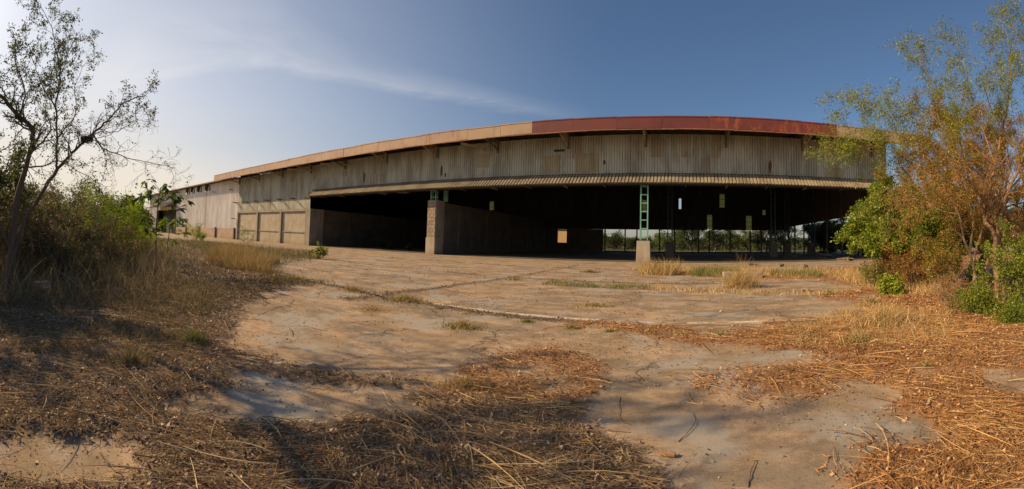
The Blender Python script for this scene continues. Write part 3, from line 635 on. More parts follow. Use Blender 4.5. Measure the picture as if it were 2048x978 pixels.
m = MB(); m.box(gx0-0.3, gx0, YF-0.1, YF+0.3, 0, 6.74); apart(m, 'door_jamb', MT['conc_dk']); m = MB(); m.box(gx1, gx1+0.45, YF-0.1, YF+0.3, 0, 6.74); apart(m, 'door_jamb', MT['conc_dk'])
m = MB(); m.bar((gx1+0.5, YF-0.3, 7.1), (-97.8, YF-0.5, 7.35), 0.16); m.bar((-98.5, YF-0.9, 7.3), (-97.6, YF-0.1, 7.6), 0.3); apart(m, 'wall_rail', MT['steel_lt'])
for (x, z) in ((-80.0, 9.75), (-72.0, 9.7), (-70.2, 7.1), (-70.4, 4.0)):
    m = MB(); m.bar((x, YF-0.1, z), (x+0.1, YF-1.0, z), 0.12, 0.15); apart(m, 'wall_bracket', MT['steel'])
m = MB()
for y0, y1 in ((YF+0.02, 56), ): m.ribbed((AX0, y0, 0), (AX0, y1, 0), (AX0, y0, 12), (AX0, y1, 12), 0.46, 0.07, (-1, 0, 0))
apart(m, 'end_wall', MT['annex'])
# ochre box added behind the warehouse to give a sunlit patch in the opening
added_hut = empty('added_hut', (-30, 94, 0)); tag(added_hut, 'ochre wall added to catch the sun behind the rear wall opening', 'added_hut')
m = MB(); m.box(-36, -22, 94, 100, 0, 5.6); m.build('wall', plain_mat('ochre_plaster', (0.62, 0.42, 0.20), (0.5, 0.33, 0.15)), added_hut, (-30, 94, 0))
m = MB(); m.box(-36.6, -21.4, 93.3, 100.6, 5.6, 5.9); m.build('roof', MT['roofm'], added_hut, (-30, 94, 0))
#PLANTS
# ------------------------------------------------------------------ plant builders
def unit(v): return v/(np.linalg.norm(v)+1e-9)
class Plant:
    def __init__(s, seed): s.r = np.random.default_rng(seed); s.S = []; s.L = []
    def seg(s, a, b, ra, rb): s.S.append((a[0], a[1], a[2], b[0], b[1], b[2], ra, rb))
    def limb(s, pts, r0, r1, wob=0.02, sub=5):
        P = [np.array(p, float) for p in pts]; out = []
        for i in range(len(P)-1):
            a = P[max(i-1, 0)]; b = P[i]; c = P[i+1]; d = P[min(i+2, len(P)-1)]
            for k in range(sub):
                u = k/sub; out.append(0.5*((2*b)+(-a+c)*u+(2*a-5*b+4*c-d)*u*u+(-a+3*b-3*c+d)*u**3))
        out.append(P[-1]); n = len(out)
        out = [o+s.r.normal(0, wob, 3)*(0 < i < n-1) for i, o in enumerate(out)]
        rs = [r0+(r1-r0)*(i/(n-1))**0.8 for i in range(n)]
        for i in range(n-1): s.seg(out[i], out[i+1], rs[i], rs[i+1])
        return out, rs
    def grow(s, p, d, L, r, lv, q):
        "q: step, wander, up, kids, spread, ratio, leaf_lv, rmin, leafn"
        n = max(3, int(L/q['step'])); st = L/n; d = unit(np.array(d, float)); p = np.array(p, float)
        nk = q['kids']*(0.6+0.8*s.r.random()) if lv > 0 else 0; ks = set(); 
        if nk:
            for t in s.r.random(max(1, int(round(nk)))): ks.add(int(n*(0.12+0.88*t)))
        r0 = r
        for i in range(n):
            d = unit(d+s.r.normal(0, q['wander'], 3)+np.array([0, 0, q['up']])*(1+i/n))
            p2 = p+d*st; r1 = max(q['rmin'], r0*(1-0.75*(i+1)/n)); s.seg(p, p2, r, r1)
            if i in ks:
                ax = unit(np.cross(d, s.r.normal(0, 1, 3))); an = q['spread']*(0.7+0.6*s.r.random())
                nd = d*cos(an)+ax*sin(an); s.grow(p2, nd, L*q['ratio']*(0.6+0.6*s.r.random())*(1-0.45*i/n), max(q['rmin'], r1*0.75), lv-1, q)
            if lv <= q['leaf_lv'] and (lv == 0 or i > n*0.4):
                k = s.r.poisson(q['leafn']*st*(q['fill'](p2) if 'fill' in q else 1))
                for _ in range(k): s.L.append(np.concatenate([p+(p2-p)*s.r.random(), d]))
            p, r = p2, r1
    def spawn(s, out, rs, q, every=1, L=1.0, lv=2, spread=0.9, t0=0.15, upb=0.0):
        n = len(out)
        for i in range(int(n*t0), n):
            if s.r.random() > 1.0/every: continue
            d = unit(out[min(i+1, n-1)]-out[max(i-1, 0)]) if n > 1 else np.array([0, 0, 1.])
            ax = unit(np.cross(d, s.r.normal(0, 1, 3))); an = spread*(0.6+0.6*s.r.random())
            s.grow(out[i], d*cos(an)+ax*sin(an)+np.array([0, 0, upb]), L*(0.6+0.7*s.r.random())*(1-0.3*i/n), max(q['rmin'], rs[min(i, n-1)]*0.55), lv, q)
    def tubes(s, rmin=0.0):
        A = np.array(s.S); big = A[:, 6] > 0.012; Vs = []; Fs = []; b = 0
        for msk, k in ((big, 6), (~big, 3)):
            B = A[msk]
            if not len(B): continue
            p0, p1 = B[:, :3], B[:, 3:6]; d = p1-p0; L = np.linalg.norm(d, axis=1, keepdims=True)+1e-9; d = d/L
            p1 = p1+d*np.minimum(B[:, 7:8]*0.5, L*0.2)
            u = np.where(np.abs(d[:, 2:3]) < 0.9, np.array([[0, 0, 1.]]), np.array([[1., 0, 0]]))
            a = np.cross(d, u); a /= np.linalg.norm(a, axis=1, keepdims=True); c = np.cross(d, a); R = []
            for pp, rad in ((p0, B[:, 6:7]), (p1, B[:, 7:8])):
                for j in range(k): R.append(pp+(a*cos(2*pi*j/k)+c*sin(2*pi*j/k))*np.maximum(rad, rmin))
            R = np.stack(R, 1); N = len(B); base = b+np.arange(N)[:, None]*2*k
            for j in range(k): Fs.append(base+np.array([[j, (j+1) % k, k+(j+1) % k, k+j]]))
            Vs.append(R.reshape(-1, 3)); b += N*2*k
        return np.vstack(Vs), np.vstack(Fs)
def leaves(P, D, size, aspect, pal, r, droop=0.3, along=0.5, jit=0.0, tone=None):
    "one folded blade of four corners per leaf"
    n = len(P); P = P+r.normal(0, jit, (n, 3)) if jit else P
    d = D*along+r.normal(0, 0.6, (n, 3)); d[:, 2] -= droop; d /= np.linalg.norm(d, axis=1, keepdims=True)
    u = r.normal(0, 1, (n, 3)); u[:, 2] += 0.8; w = np.cross(d, u); w /= np.linalg.norm(w, axis=1, keepdims=True); nn = np.cross(w, d)
    s = size*(0.55+0.9*r.random((n, 1))); h = s*aspect*0.5
    m = P+d*s*0.5
    V = np.stack([P, m+w*h+nn*h*0.35, P+d*s, m-w*h+nn*h*0.35], 1).reshape(-1, 3)
    Fq = np.arange(n*4).reshape(-1, 4)
    pal = np.array(pal); c = pal[r.integers(0, len(pal), n)]*(0.65+0.7*r.random((n, 1)))
    if tone is not None: c = c*tone[:, None]
    return V, Fq, np.repeat(c, 4, 0)
def make_plant(name, pl, base, bark, label, cat, size=0.05, aspect=0.4, pal=((.07, .10, .03),), droop=0.3, along=0.5, jit=0.02,
               group=None, trunk='trunk', crown='crown', mat='leaf', rmin=0.0, mult=1, mj=1.0):
    base = np.array(base, float); e = empty(name, base); tag(e, label, cat, group)
    if pl.S:
        V, Fq = pl.tubes(rmin); me = npmesh(trunk, V-base, Fq); link(trunk, me, MT[bark], e)
    if pl.L:
        L = np.array(pl.L); 0
        if mult > 1: L = np.repeat(L, mult, 0); L[:, :3] += pl.r.normal(0, size*mj, (len(L), 3)); L[:, 3:] += pl.r.normal(0, .5, (len(L), 3))
        V, Fq, C = leaves(L[:, :3], L[:, 3:], size, aspect, pal, pl.r, droop, along, jit); me = npmesh(crown, V-base, Fq, C); link(crown, me, MT[mat], e)
    return e
Q = lambda **k: dict(dict(step=0.09, wander=0.16, up=0.02, kids=5, spread=0.9, ratio=0.5, leaf_lv=1, rmin=0.002, leafn=22), **k)
PAL_OL = ((.085, .105, .045), (.06, .08, .035), (.11, .12, .06), (.05, .06, .03))
PAL_GR = ((.11, .18, .028), (.15, .22, .035), (.075, .125, .02), (.20, .25, .04))
PAL_YG = ((.28, .33, .04), (.22, .28, .035), (.36, .38, .06), (.14, .18, .025))
PAL_OR = ((.42, .19, .07), (.33, .16, .055), (.28, .19, .06), (.20, .20, .04), (.48, .25, .10))
PAL_SC = ((.10, .10, .045), (.15, .12, .06), (.20, .15, .085), (.075, .085, .03), (.12, .085, .05))
PAL_DK = ((.035, .055, .018), (.05, .075, .022), (.025, .04, .014), (.065, .09, .03))
def bush(name, seed, x, y, h, w, label, cat='bush', pal=PAL_GR, size=0.06, aspect=0.5, n=14, dens=30, bark='bark', up=0.05, lv=2, z=None, rmin=0.003, group=None, droop=0.2, kids=5, **kw):
    p = Plant(seed); z = float(hgt(np.array([x]), np.array([y]))[0]) if z is None else z; r = p.r
    sc = h/1.6
    q = Q(step=0.12*sc, kids=kids, leafn=dens*2.2/sc, rmin=rmin, up=up, wander=0.17, ratio=0.5, leaf_lv=1)
    for i in range(n):
        a = 2*pi*i/n+r.random(); k = w/h*(0.2+0.8*r.random()); d = np.array([cos(a)*k, sin(a)*k, 1.0])
        o = np.array([x+cos(a)*w*0.12, y+sin(a)*w*0.12, z-0.03]); p.grow(o, d, h*(0.6+0.5*r.random()), 0.012*sc+0.004, lv, q)
    return make_plant(name, p, (x, y, z), bark, label, cat, size, aspect, pal, droop=droop, trunk='stem', crown='foliage', group=group, **dict(dict(mult=3), **kw))
def round_tree(name, seed, x, y, h, w, label, pal=PAL_DK, size=0.2, aspect=0.6, dens=6, bark='bark', trunk_h=0.3, kids=6, lv=3, group=None, droop=0.2, z=0.0, n=7, cat='tree', **kw):
    p = Plant(seed); r = p.r; b = np.array([x, y, z-0.1])
    top = b+np.array([r.normal(0, .05*h), r.normal(0, .05*h), h*trunk_h])
    out, rs = p.limb([b, b+(top-b)*0.5+r.normal(0, .03*h, 3), top], 0.03*h, 0.02*h, 0.01)
    q = Q(step=0.06*h, kids=kids, leafn=dens*3.2, rmin=0.008, up=0.05, wander=0.15, ratio=0.5, leaf_lv=1, spread=0.95)
    for i in range(n):
        a = 2*pi*i/n+r.random(); k = w/h*(0.25+0.9*r.random()); d = np.array([cos(a)*k, sin(a)*k, 0.8])
        p.grow(out[-1-(i % 3)], d, h*(1-trunk_h)*(0.65+0.35*r.random()), 0.016*h, lv, q)
    return make_plant(name, p, (x, y, z), bark, label, cat, size, aspect, pal, group=group, droop=droop, jit=size*0.4, **dict(dict(mult=6, mj=0.9), **kw))

# ------------------------------------------------------------------ the big sparse tree at the left
def A(px, py, R): return at(px, py, R)
p = Plant(11); bl = A(8, 600, 8.6); bl[2] = -0.05
LM = []
def lim(pts, r0, r1, wob=0.012): o = p.limb([A(*q) for q in pts], r0, r1, wob); LM.append(o); return o
lim([(8, 620, 8.6), (22, 500, 8.6), (38, 380, 8.6), (60, 310, 8.5), (66, 262, 8.4), (40, 235, 8.3), (0, 190, 8.1), (-50, 150, 8.0)], 0.075, 0.03)
lim([(14, 600, 8.65), (38, 470, 8.7), (75, 400, 8.8), (115, 340, 8.9), (150, 300, 9.0), (185, 268, 9.1), (215, 242, 9.2), (250, 205, 9.4), (292, 190, 9.5)], 0.062, 0.010)
lim([(115, 340, 8.9), (113, 280, 8.8), (110, 215, 8.7), (88, 180, 8.6), (72, 140, 8.5), (60, 100, 8.4)], 0.030, 0.006)
lim([(110, 215, 8.7), (120, 160, 8.9), (114, 110, 9.0), (104, 60, 9.1), (88, 25, 9.1), (64, -10, 9.1)], 0.022, 0.004)
lim([(120, 160, 8.9), (138, 100, 9.2), (165, 65, 9.3)], 0.014, 0.004)
lim([(113, 280, 8.8), (150, 230, 9.1), (150, 170, 9.2), (175, 120, 9.3)], 0.018, 0.004)
lim([(185, 268, 9.1), (205, 295, 8.8), (245, 312, 8.6), (300, 326, 8.5), (350, 336, 8.4)], 0.020, 0.004)
lim([(38, 335, 8.6), (80, 333, 8.4), (120, 322, 8.2), (160, 345, 8.1), (205, 370, 8.1)], 0.022, 0.005)
lim([(150, 300, 9.0), (200, 265, 9.3), (235, 262, 9.5), (275, 240, 9.6), (300, 245, 9.6)], 0.016, 0.004)
lim([(40, 235, 8.3), (50, 180, 8.0), (30, 120, 7.9), (35, 70, 7.9)], 0.022, 0.005)
lim([(22, 500, 8.6), (-10, 420, 8.4), (-20, 330, 8.2), (20, 290, 8.0)], 0.03, 0.008)
lim([(60, 310, 8.5), (100, 260, 8.1), (90, 200, 8.0), (130, 150, 7.9)], 0.02, 0.005)
def fillL(c):
    px, py = proj(c[0], c[1], c[2]); 
    if px > 215 and py > 250: return 0.05
    if py > 330: return 0.18
    if px > 150 and py > 220: return 0.35
    if py > 270: return 0.5
    return 1.0
q = Q(step=0.07, wander=0.20, up=0.012, kids=6, ratio=0.52, leaf_lv=2, leafn=30, rmin=0.0022, fill=fillL, spread=1.0)
for k, (o, rs) in enumerate(LM):
    bare = k in (6, 7)
    p.spawn(o, rs, q, every=0.85 if not bare else 0.6, L=0.62 if not bare else 0.75, lv=2, spread=1.0, t0=0.42 if k in (0, 1) else 0.12, upb=-0.12 if bare else 0.12)
make_plant('thorn_tree', p, bl, 'bark', 'tall sparse tree with crooked dark trunk and small olive leaves at the left edge', 'tree', 0.045, 0.55, PAL_OL, droop=0.1, jit=0.01, mult=2, mj=0.6)
# nest in its fork
p = Plant(5); c = A(174, 278, 9.0)
for i in range(260):
    a = p.r.random()*2*pi; e_ = p.r.normal(0, 0.35); rr_ = 0.085*(0.6+0.5*p.r.random()); pt = c+np.array([cos(a)*rr_*1.6, sin(a)*rr_*1.3, rr_*e_])
    d = np.array([-sin(a), cos(a), p.r.normal(0, .4)])*0.10; p.seg(pt-d, pt+d, 0.003, 0.003)
V, Fq = p.tubes(); o = link('bird_nest', npmesh('bird_nest', V-c, Fq), MT['bark']); o.location = c; tag(o, 'small dark twig nest in the fork of the sparse left tree', 'nest')

# trees outside the frame at the left and behind, whose shade falls over the foreground
for k, (x, y, h, w, lb) in enumerate(((-6.9, -4.4, 4.2, 3.0, 'leafy tree just left of the viewpoint, nearest of the shade trees'), (-12.5, -5.4, 6.5, 5.2, 'broad leafy tree left of the viewpoint beyond the nearest one'),
                                (-10.5, -1.6, 4.6, 3.4, 'low leafy tree beside the sparse tree at the left edge'), (-4.6, -6.4, 4.2, 2.8, 'leafy tree behind the viewpoint'))):
    round_tree('shade_tree', 300+k, x, y, h, w, lb, PAL_OL, 0.10, 0.5, dens=16, trunk_h=0.3, lv=3, kids=5, n=8, jit_=0) if False else round_tree('shade_tree', 300+k, x, y, h, w, lb, PAL_OL, 0.10, 0.5, dens=16, trunk_h=0.3, lv=3, kids=5, n=8)

# ------------------------------------------------------------------ right-hand thorn trees
p = Plant(21); br = gnd(1995, 612); LM = []
R0 = float(np.hypot(br[0], br[1])); br[2] = 0.0
lim([(1998, 625, R0), (1992, 540, R0), (1988, 470, R0), (1970, 440, R0+.1), (1975, 400, R0+.1), (1990, 330, R0)], 0.075, 0.045)
lim([(2012, 622, R0+.05), (2002, 540, R0+.2), (1996, 470, R0+.3), (2010, 400, R0+.3), (2040, 330, R0+.2), (2075, 240, R0)], 0.065, 0.03)
lim([(1975, 400, R0+.1), (1940, 385, R0-.2), (1890, 360, R0-.4), (1835, 330, R0-.6), (1780, 300, R0-.8), (1720, 288, R0-1)], 0.036, 0.006)
lim([(1990, 330, R0), (1940, 290, R0-.3), (1880, 250, R0-.5), (1850, 215, R0-.6), (1790, 235, R0-.8), (1740, 205, R0-.9), (1692, 205, R0-1)], 0.030, 0.004)
lim([(1880, 250, R0-.5), (1862, 180, R0-.4), (1850, 130, R0-.3), (1845, 110, R0-.3)], 0.014, 0.004)
lim([(1990, 330, R0), (1965, 260, R0+.3), (1935, 190, R0+.4), (1925, 130, R0+.5), (1915, 85, R0+.5)], 0.026, 0.004)
lim([(1990, 330, R0), (2005, 260, R0+.2), (2020, 180, R0+.2), (2022, 110, R0+.1), (2035, 60, R0), (2000, 35, R0)], 0.032, 0.004)
lim([(2005, 260, R0+.2), (1975, 200, R0-.2), (1975, 140, R0-.3), (1990, 90, R0-.3)], 0.018, 0.004)
lim([(2040, 330, R0+.2), (2060, 200, R0+.2), (2050, 120, R0+.2), (2060, 60, R0+.2)], 0.03, 0.005)
lim([(1890, 360, R0-.4), (1850, 380, R0-.9), (1800, 400, R0-1.2), (1770, 430, R0-1.3)], 0.016, 0.004)
lim([(1940, 385, R0-.2), (1900, 310, R0-.6), (1850, 290, R0-1), (1800, 270, R0-1.2), (1745, 250, R0-1.3)], 0.018, 0.004)
lim([(1835, 330, R0-.6), (1790, 350, R0-.7), (1740, 300, R0-.9), (1690, 285, R0-1.0), (1650, 285, R0-1.0)], 0.014, 0.003)
lim([(1990, 430, R0), (1960, 390, R0-1), (1930, 350, R0-1.4), (1900, 320, R0-1.7)], 0.02, 0.005)
def fillR(c):
    px, py = proj(c[0], c[1], c[2])
    return 0.75 if py < 330 else 0.6
q = Q(step=0.08, wander=0.17, up=0.02, kids=6, ratio=0.52, leaf_lv=2, leafn=34, rmin=0.0026, fill=fillR, spread=0.95)
for k, (o, rs) in enumerate(LM):
    p.spawn(o, rs, q, every=0.72, L=0.85, lv=2, spread=0.95, t0=0.6 if k < 2 else 0.1, upb=0.10)
base = np.array([br[0], br[1], 0.0]); e = empty('thorn_tree', base); tag(e, 'tall feathery tree at the right edge with orange lit twigs and tan twin trunks', 'tree')
V, Fq = p.tubes(); link('trunk', npmesh('trunk', V-base, Fq), MT['bark_or'], e)
L = np.array(p.L); px, py = proj(L[:, 0], L[:, 1], L[:, 2])
for nm, msk, pal, s_ in (('crown', None, PAL_GR+PAL_YG+PAL_YG, 0.062), ('dry_crown', None, PAL_OR, 0.058)):
    drypr = np.clip((py-215)/130, 0, 1)*np.clip((px-1760)/120, 0, 1)*0.85
    if nm == 'crown': isdry = p.r.random(len(L)) < drypr; sel = np.repeat(L[~isdry], 4, 0)
    else: sel = np.repeat(L[isdry], 6, 0)
    sel = sel+np.concatenate([p.r.normal(0, 0.055, (len(sel), 3)), p.r.normal(0, .5, (len(sel), 3))], 1)
    V, Fq, C = leaves(sel[:, :3], sel[:, 3:], s_, 0.24, pal, p.r, 0.25, 0.5, 0.03); link(nm, npmesh(nm, V-base, Fq, C), MT['leaf'], e)

def stem_tree(name, seed, base_px, R, limbs, r0, label, pal, bark, L=0.6, size=0.06, aspect=0.3, leafn=14, every=1.1, lv=2, t0=0.3, upb=0.1, cat='tree', mat='leaf', kids=5, step=0.08):
    global p, LM
    p = Plant(seed); LM = []; b = A(base_px[0], base_px[1], R); b[2] = 0
    for k, (pts, ra, rb) in enumerate(limbs): lim([(a, c_, R+d_) for a, c_, d_ in pts], ra, rb)
    q = Q(step=step, wander=0.18, up=0.02, kids=kids, ratio=0.52, leaf_lv=2, leafn=leafn*2.4, rmin=0.0028, spread=0.95)
    for k, (o, rs) in enumerate(LM): p.spawn(o, rs, q, every=every, L=L, lv=lv, spread=0.95, t0=t0, upb=upb)
    return make_plant(name, p, b, bark, label, cat, size, aspect, pal, jit=0.02, mat=mat, mult=5)
Ra = float(np.hypot(*gnd(1950, 585)[:2]))
stem_tree('thorn_tree', 31, (1950, 590), Ra, [
    ([(1952, 600, 0), (1950, 560, 0), (1946, 525, 0), (1928, 480, 0), (1918, 430, 0), (1890, 380, .2), (1870, 330, .3)], 0.07, 0.012),
    ([(1946, 525, 0), (1958, 480, 0), (1970, 440, .1), (1968, 380, .2), (1985, 320, .3)], 0.05, 0.012),
    ([(1940, 500, 0), (1945, 440, .3), (1935, 390, .5), (1930, 330, .5)], 0.045, 0.01),
    ([(1918, 430, 0), (1880, 420, -.3), (1840, 400, -.4), (1800, 400, -.5)], 0.025, 0.006)], 0.07,
    'pale-trunked forked thorn tree standing behind the small leaning one', PAL_OR, 'bark_pale', L=0.9, leafn=12, t0=0.5)
Rb = float(np.hypot(*gnd(1885, 604)[:2]))
stem_tree('sapling', 32, (1886, 604), Rb, [
    ([(1892, 606, 0), (1882, 570, 0), (1872, 545, 0), (1858, 520, 0), (1840, 490, 0)], 0.035, 0.006),
    ([(1878, 560, 0), (1870, 520, -.1), (1885, 480, -.2)], 0.02, 0.005),
    ([(1886, 608, 0), (1887, 580, 0.1), (1895, 540, .1), (1910, 500, .1)], 0.024, 0.005)], 0.03,
    'small leaning sapling with brownish thin foliage in front of the thorn trees', PAL_OR+PAL_YG, 'bark_or', L=0.6, leafn=14, every=0.9)
# leafy green tree by the corner of the warehouse
for k, (pxx, pyy, R, h, w, sd, pal, lb) in enumerate((
        (1785, 552, 16.5, 4.0, 2.0, 46, PAL_GR+PAL_YG, 'bright green leafy tree standing before the corner column of the warehouse'),
        (1835, 552, 15.5, 4.6, 2.8, 47, PAL_GR+PAL_YG, 'bright green leafy tree hiding the right corner of the warehouse'),
        (1880, 560, 15.0, 4.6, 3.4, 42, PAL_GR+PAL_YG+PAL_OR, 'green feathery tree between the leafy corner tree and the small leaning sapling'),
        (1885, 548, 17.0, 6.4, 4.2, 43, PAL_OR+PAL_GR, 'tall brown and green tree filling the gap behind the leaning sapling'),
        (1960, 545, 18.0, 7.2, 5.0, 44, PAL_OR+PAL_OR+PAL_OL, 'brownish tree in the thicket behind the pale forked trunk'),
        (2050, 560, 15.0, 7.0, 4.6, 45, PAL_OR+PAL_OR+PAL_GR, 'dense tree behind the tall feathery tree at the right edge'))):
    b = A(pxx, pyy, R)
    round_tree('leafy_tree', sd, b[0], b[1], h, w, lb, pal, 0.10, 0.55 if k < 2 else 0.2, dens=30 if k < 2 else 24, bark='bark_or', trunk_h=0.16, lv=3, kids=5, n=9)
b = gnd(1962, 640); bush('bush', 51, b[0]+.15, b[1]+.25, 0.62, 0.8, 'low green bush at the foot of the tall feathery tree', pal=PAL_GR+PAL_YG+((.3, .2, .08),), size=0.04, aspect=0.4, dens=34, n=24, mult=2)
b = gnd(2048, 650); bush('bush', 52, b[0]+.42, b[1]+.6, 1.6, 0.55, 'tall bright yellow-green bush at the right edge', pal=PAL_YG+PAL_YG+PAL_GR, size=0.042, aspect=0.6, dens=40, n=20, up=0.08, mult=2)
b = gnd(2025, 655); bush('bush', 58, b[0]+.15, b[1]+.05, 0.42, 0.6, 'low green bush below the yellow-green one at the right edge', pal=PAL_GR+PAL_YG, size=0.04, aspect=0.4, dens=34, n=18, mult=2)
b = gnd(1784, 592); bush('shrub', 53, b[0], b[1], 0.42, 0.4, 'small fresh green shrub alone on the dry ground', 'shrub', PAL_YG, 0.10, 0.5, dens=22, n=10, lv=1)
b = gnd(1755, 572); bush('shrub', 54, b[0], b[1], 1.0, 1.0, 'yellowish grey shrub at the pedestal of the corner column', 'shrub', ((.34, .30, .12), (.2, .2, .07)), 0.09, 0.25, dens=26, n=18, lv=1)
b = gnd(1930, 628); bush('dead_bush', 55, b[0]-.1, b[1]+.3, 0.8, 0.8, 'leafless tan bush between the pale forked trunk and the tall twin trunks', 'bush', PAL_OR, 0.03, 0.3, dens=6, n=26, bark='bark_pale')
b = gnd(1850, 575); bush('bush', 56, b[0], b[1]+.8, 1.5, 1.6, 'orange-green bush under the trees right of the corner tree', pal=PAL_OR+PAL_YG, size=0.07, aspect=0.3, dens=40, n=22)
b = gnd(1905, 590); bush('bush', 57, b[0], b[1]+2.2, 1.7, 1.6, 'brown twiggy bush behind the leaning sapling', pal=PAL_OR, size=0.06, aspect=0.3, dens=30, n=22)
for k, (pxx, dy) in enumerate(((1500, 3), (1345, 2))):
    pass

# ------------------------------------------------------------------ left background: shrubs and trees
LB = [  # px, R, h, w, palette, leaf, label
    (222, 17.5, 2.7, 1.9, PAL_YG+PAL_GR, 0.12, .16, 'pale green bamboo-like clump in front of the far dark trees'),
    (120, 13.5, 2.3, 2.8, PAL_SC+PAL_OL, 0.08, .35, 'olive scrub bush right of the sparse tree trunk'),
    (40, 12.0, 2.6, 2.6, PAL_OL+PAL_SC, 0.08, .35, 'dark olive scrub bush behind the sparse tree trunk'),
    (165, 26.0, 3.6, 3.6, PAL_DK, 0.16, .5, 'round dark tree left of the bamboo-like clump'),
    (268, 19.0, 1.1, 1.5, PAL_YG, 0.10, .5, 'low yellow-green bush below the bamboo-like clump'),
    (275, 60.0, 4.3, 4.0, PAL_DK, 0.32, .6, 'dark round tree beside the shed corner'),
    (240, 60.0, 6.0, 6.0, PAL_DK, 0.32, .6, 'dark tree beyond the one beside the shed corner'),
    (80, 30.0, 4.2, 5.0, PAL_DK+PAL_OL, 0.2, .5, 'wide dark tree far behind the olive scrub'),
    (0, 24.0, 4.6, 5.0, PAL_DK+PAL_OL, 0.2, .5, 'wide dark tree far behind at the left edge'),
    (185, 14.0, 1.6, 2.2, PAL_SC, 0.07, .35, 'low brownish bush in front of the bamboo-like clump'),
    (90, 10.5, 1.5, 2.0, PAL_SC, 0.06, .3, 'low half-dry bush beside the sparse tree trunk'),
    (140, 10.5, 1.1, 1.8, PAL_SC+PAL_OL, 0.06, .3, 'low scrub bush in the shade right of the half-dry one'),
    (10, 10.0, 1.5, 1.8, PAL_SC, 0.06, .3, 'dry scrub bush at the foot of the sparse tree, left of its trunk'),
    (235, 12.5, 0.9, 1.6, PAL_SC, 0.06, .3, 'low dry bush left of the tall drooping sapling'),
]
for k, (pxx, R, h, w, pal, sz, asp, lb) in enumerate(LB):
    t_ = (pxx-1024)/F; d = M_ @ np.array([sin(t_), cos(t_), 0]); d = d/np.hypot(d[0], d[1]); b = d*R
    if 'bush' in lb or 'shrub' in lb or 'bamboo' in lb: bush('bush' if 'bush' in lb else 'shrub', 70+k, b[0], b[1], h, w, lb, 'bush' if 'bush' in lb else 'shrub', pal, sz, asp, n=24, dens=34, rmin=0.004, mult=2 if k not in (0,) else 3)
    else: round_tree('leafy_tree', 70+k, b[0], b[1], h, w, lb, pal, sz, asp, dens=9, trunk_h=0.15, lv=3, kids=5, n=10)
# saplings in front of the left sheds
def sapling(seed, px_top, py_top, px_b, py_b, label, pal=PAL_GR, crown_r=0.75, leaf=0.24, n=14, r0=0.035, asp=0.32, low=0):
    p = Plant(seed); g = gnd(px_b, py_b); R = float(np.hypot(g[0], g[1])); top = A(px_top, py_top, R); g[2] = 0; mid = (g+top)/2+p.r.normal(0, .06, 3)
    out, rs = p.limb([g, mid, top], r0, r0*0.35, 0.01)
    for i in range(n):
        a = 2*pi*i/n+p.r.random()*0.6; t = 1-0.25*p.r.random(); o = g+(top-g)*t; Lk = crown_r*(0.6+0.6*p.r.random())
        q_ = o+np.array([cos(a), sin(a), 0.45])*Lk*0.6; e_ = o+np.array([cos(a), sin(a), 0.15])*Lk; p.limb([o, q_, e_], r0*0.3, 0.006, 0.01, 3)
        for j in range(7):
            b_ = 2*pi*j/7; d = np.array([cos(a)+cos(b_)*0.9, sin(a)+sin(b_)*0.9, -0.5]); p.L.append(np.concatenate([e_, d])); p.L.append(np.concatenate([q_, d]))
    for i in range(low):
        a = p.r.random()*2*pi; o = g+(top-g)*(0.3+0.35*p.r.random()); e_ = o+np.array([cos(a), sin(a), 0.5])*crown_r*0.7; p.limb([o, e_], 0.01, 0.005, 0.01, 3)
        for j in range(9): p.L.append(np.concatenate([o+(e_-o)*(0.4+0.6*j/8), np.array([p.r.normal(), p.r.normal(), -0.3])]))
    make_plant('sapling', p, g, 'bark', label, 'sapling', leaf, asp, pal, droop=0.45, along=1.0, jit=0.02)
sapling(61, 320, 380, 312, 548, 'tall thin sapling with a drooping leafy top in front of the shed gate', PAL_DK+PAL_GR, 0.95, 0.24, 16, 0.04, low=5)
sapling(62, 343, 440, 338, 530, 'shorter thin sapling just right of the tall drooping one', PAL_GR, 0.55, 0.22, 12, 0.03, low=4)
sapling(63, 366, 462, 363, 505, 'small thin sapling left of the feathery light green shrub', PAL_GR, 0.45, 0.18, 10, 0.02)
for k, (pxx, pyy, h, w, lb, pal, dens) in enumerate((
        (390, 484, 2.5, 1.3, 'feathery light green shrub in front of the shed plinth', PAL_YG, 16),
        (492, 487, 2.1, 1.9, 'thin flat-branched shrub in front of the first concrete wall panel', PAL_GR, 9),
        (636, 518, 0.95, 1.3, 'rounded weed bush at the corner of the dark opening', PAL_OL+PAL_YG, 20),
        (405, 482, 1.2, 0.8, 'small shrub right of the feathery light green one', PAL_GR, 14),
        (288, 480, 1.2, 1.6, 'yellow-green bush left of the shed gate', PAL_YG, 16),
        (262, 505, 1.1, 1.6, 'yellow-green bush beneath the tall sapling, left', PAL_YG+PAL_OL, 26))):
    b = gnd(pxx, pyy); bush('shrub', 90+k, b[0], b[1], h, w, lb, 'shrub', pal, 0.14 if k < 5 else .1, 0.35, n=(7, 8, 12, 7, 14, 16)[k], dens=dens, lv=2, kids=4, rmin=0.006, mult=(2, 2, 1, 2, 3, 3)[k], up=0.12 if k in (0, 3) else 0.03)
# weeds at the threshold of the left opening and the right
for k, (pxx, pyy, h, lb) in enumerate(((712, 492, .7, 'small weed at the threshold of the left opening, first from the left'), (762, 497, 1.5, 'tall weed at the threshold in the middle of the left opening'), (780, 499, .9, 'weed right of the tall one at the threshold of the left opening'), (818, 501, 1.0, 'weed at the threshold of the left opening, nearest the pier'))):
    b = gnd(pxx, pyy); bush('weed', 110+k, b[0], b[1], h, h*0.9, lb, 'weed', PAL_DK+PAL_OL, 0.12, 0.4, n=8, dens=14, lv=1, rmin=0.006)

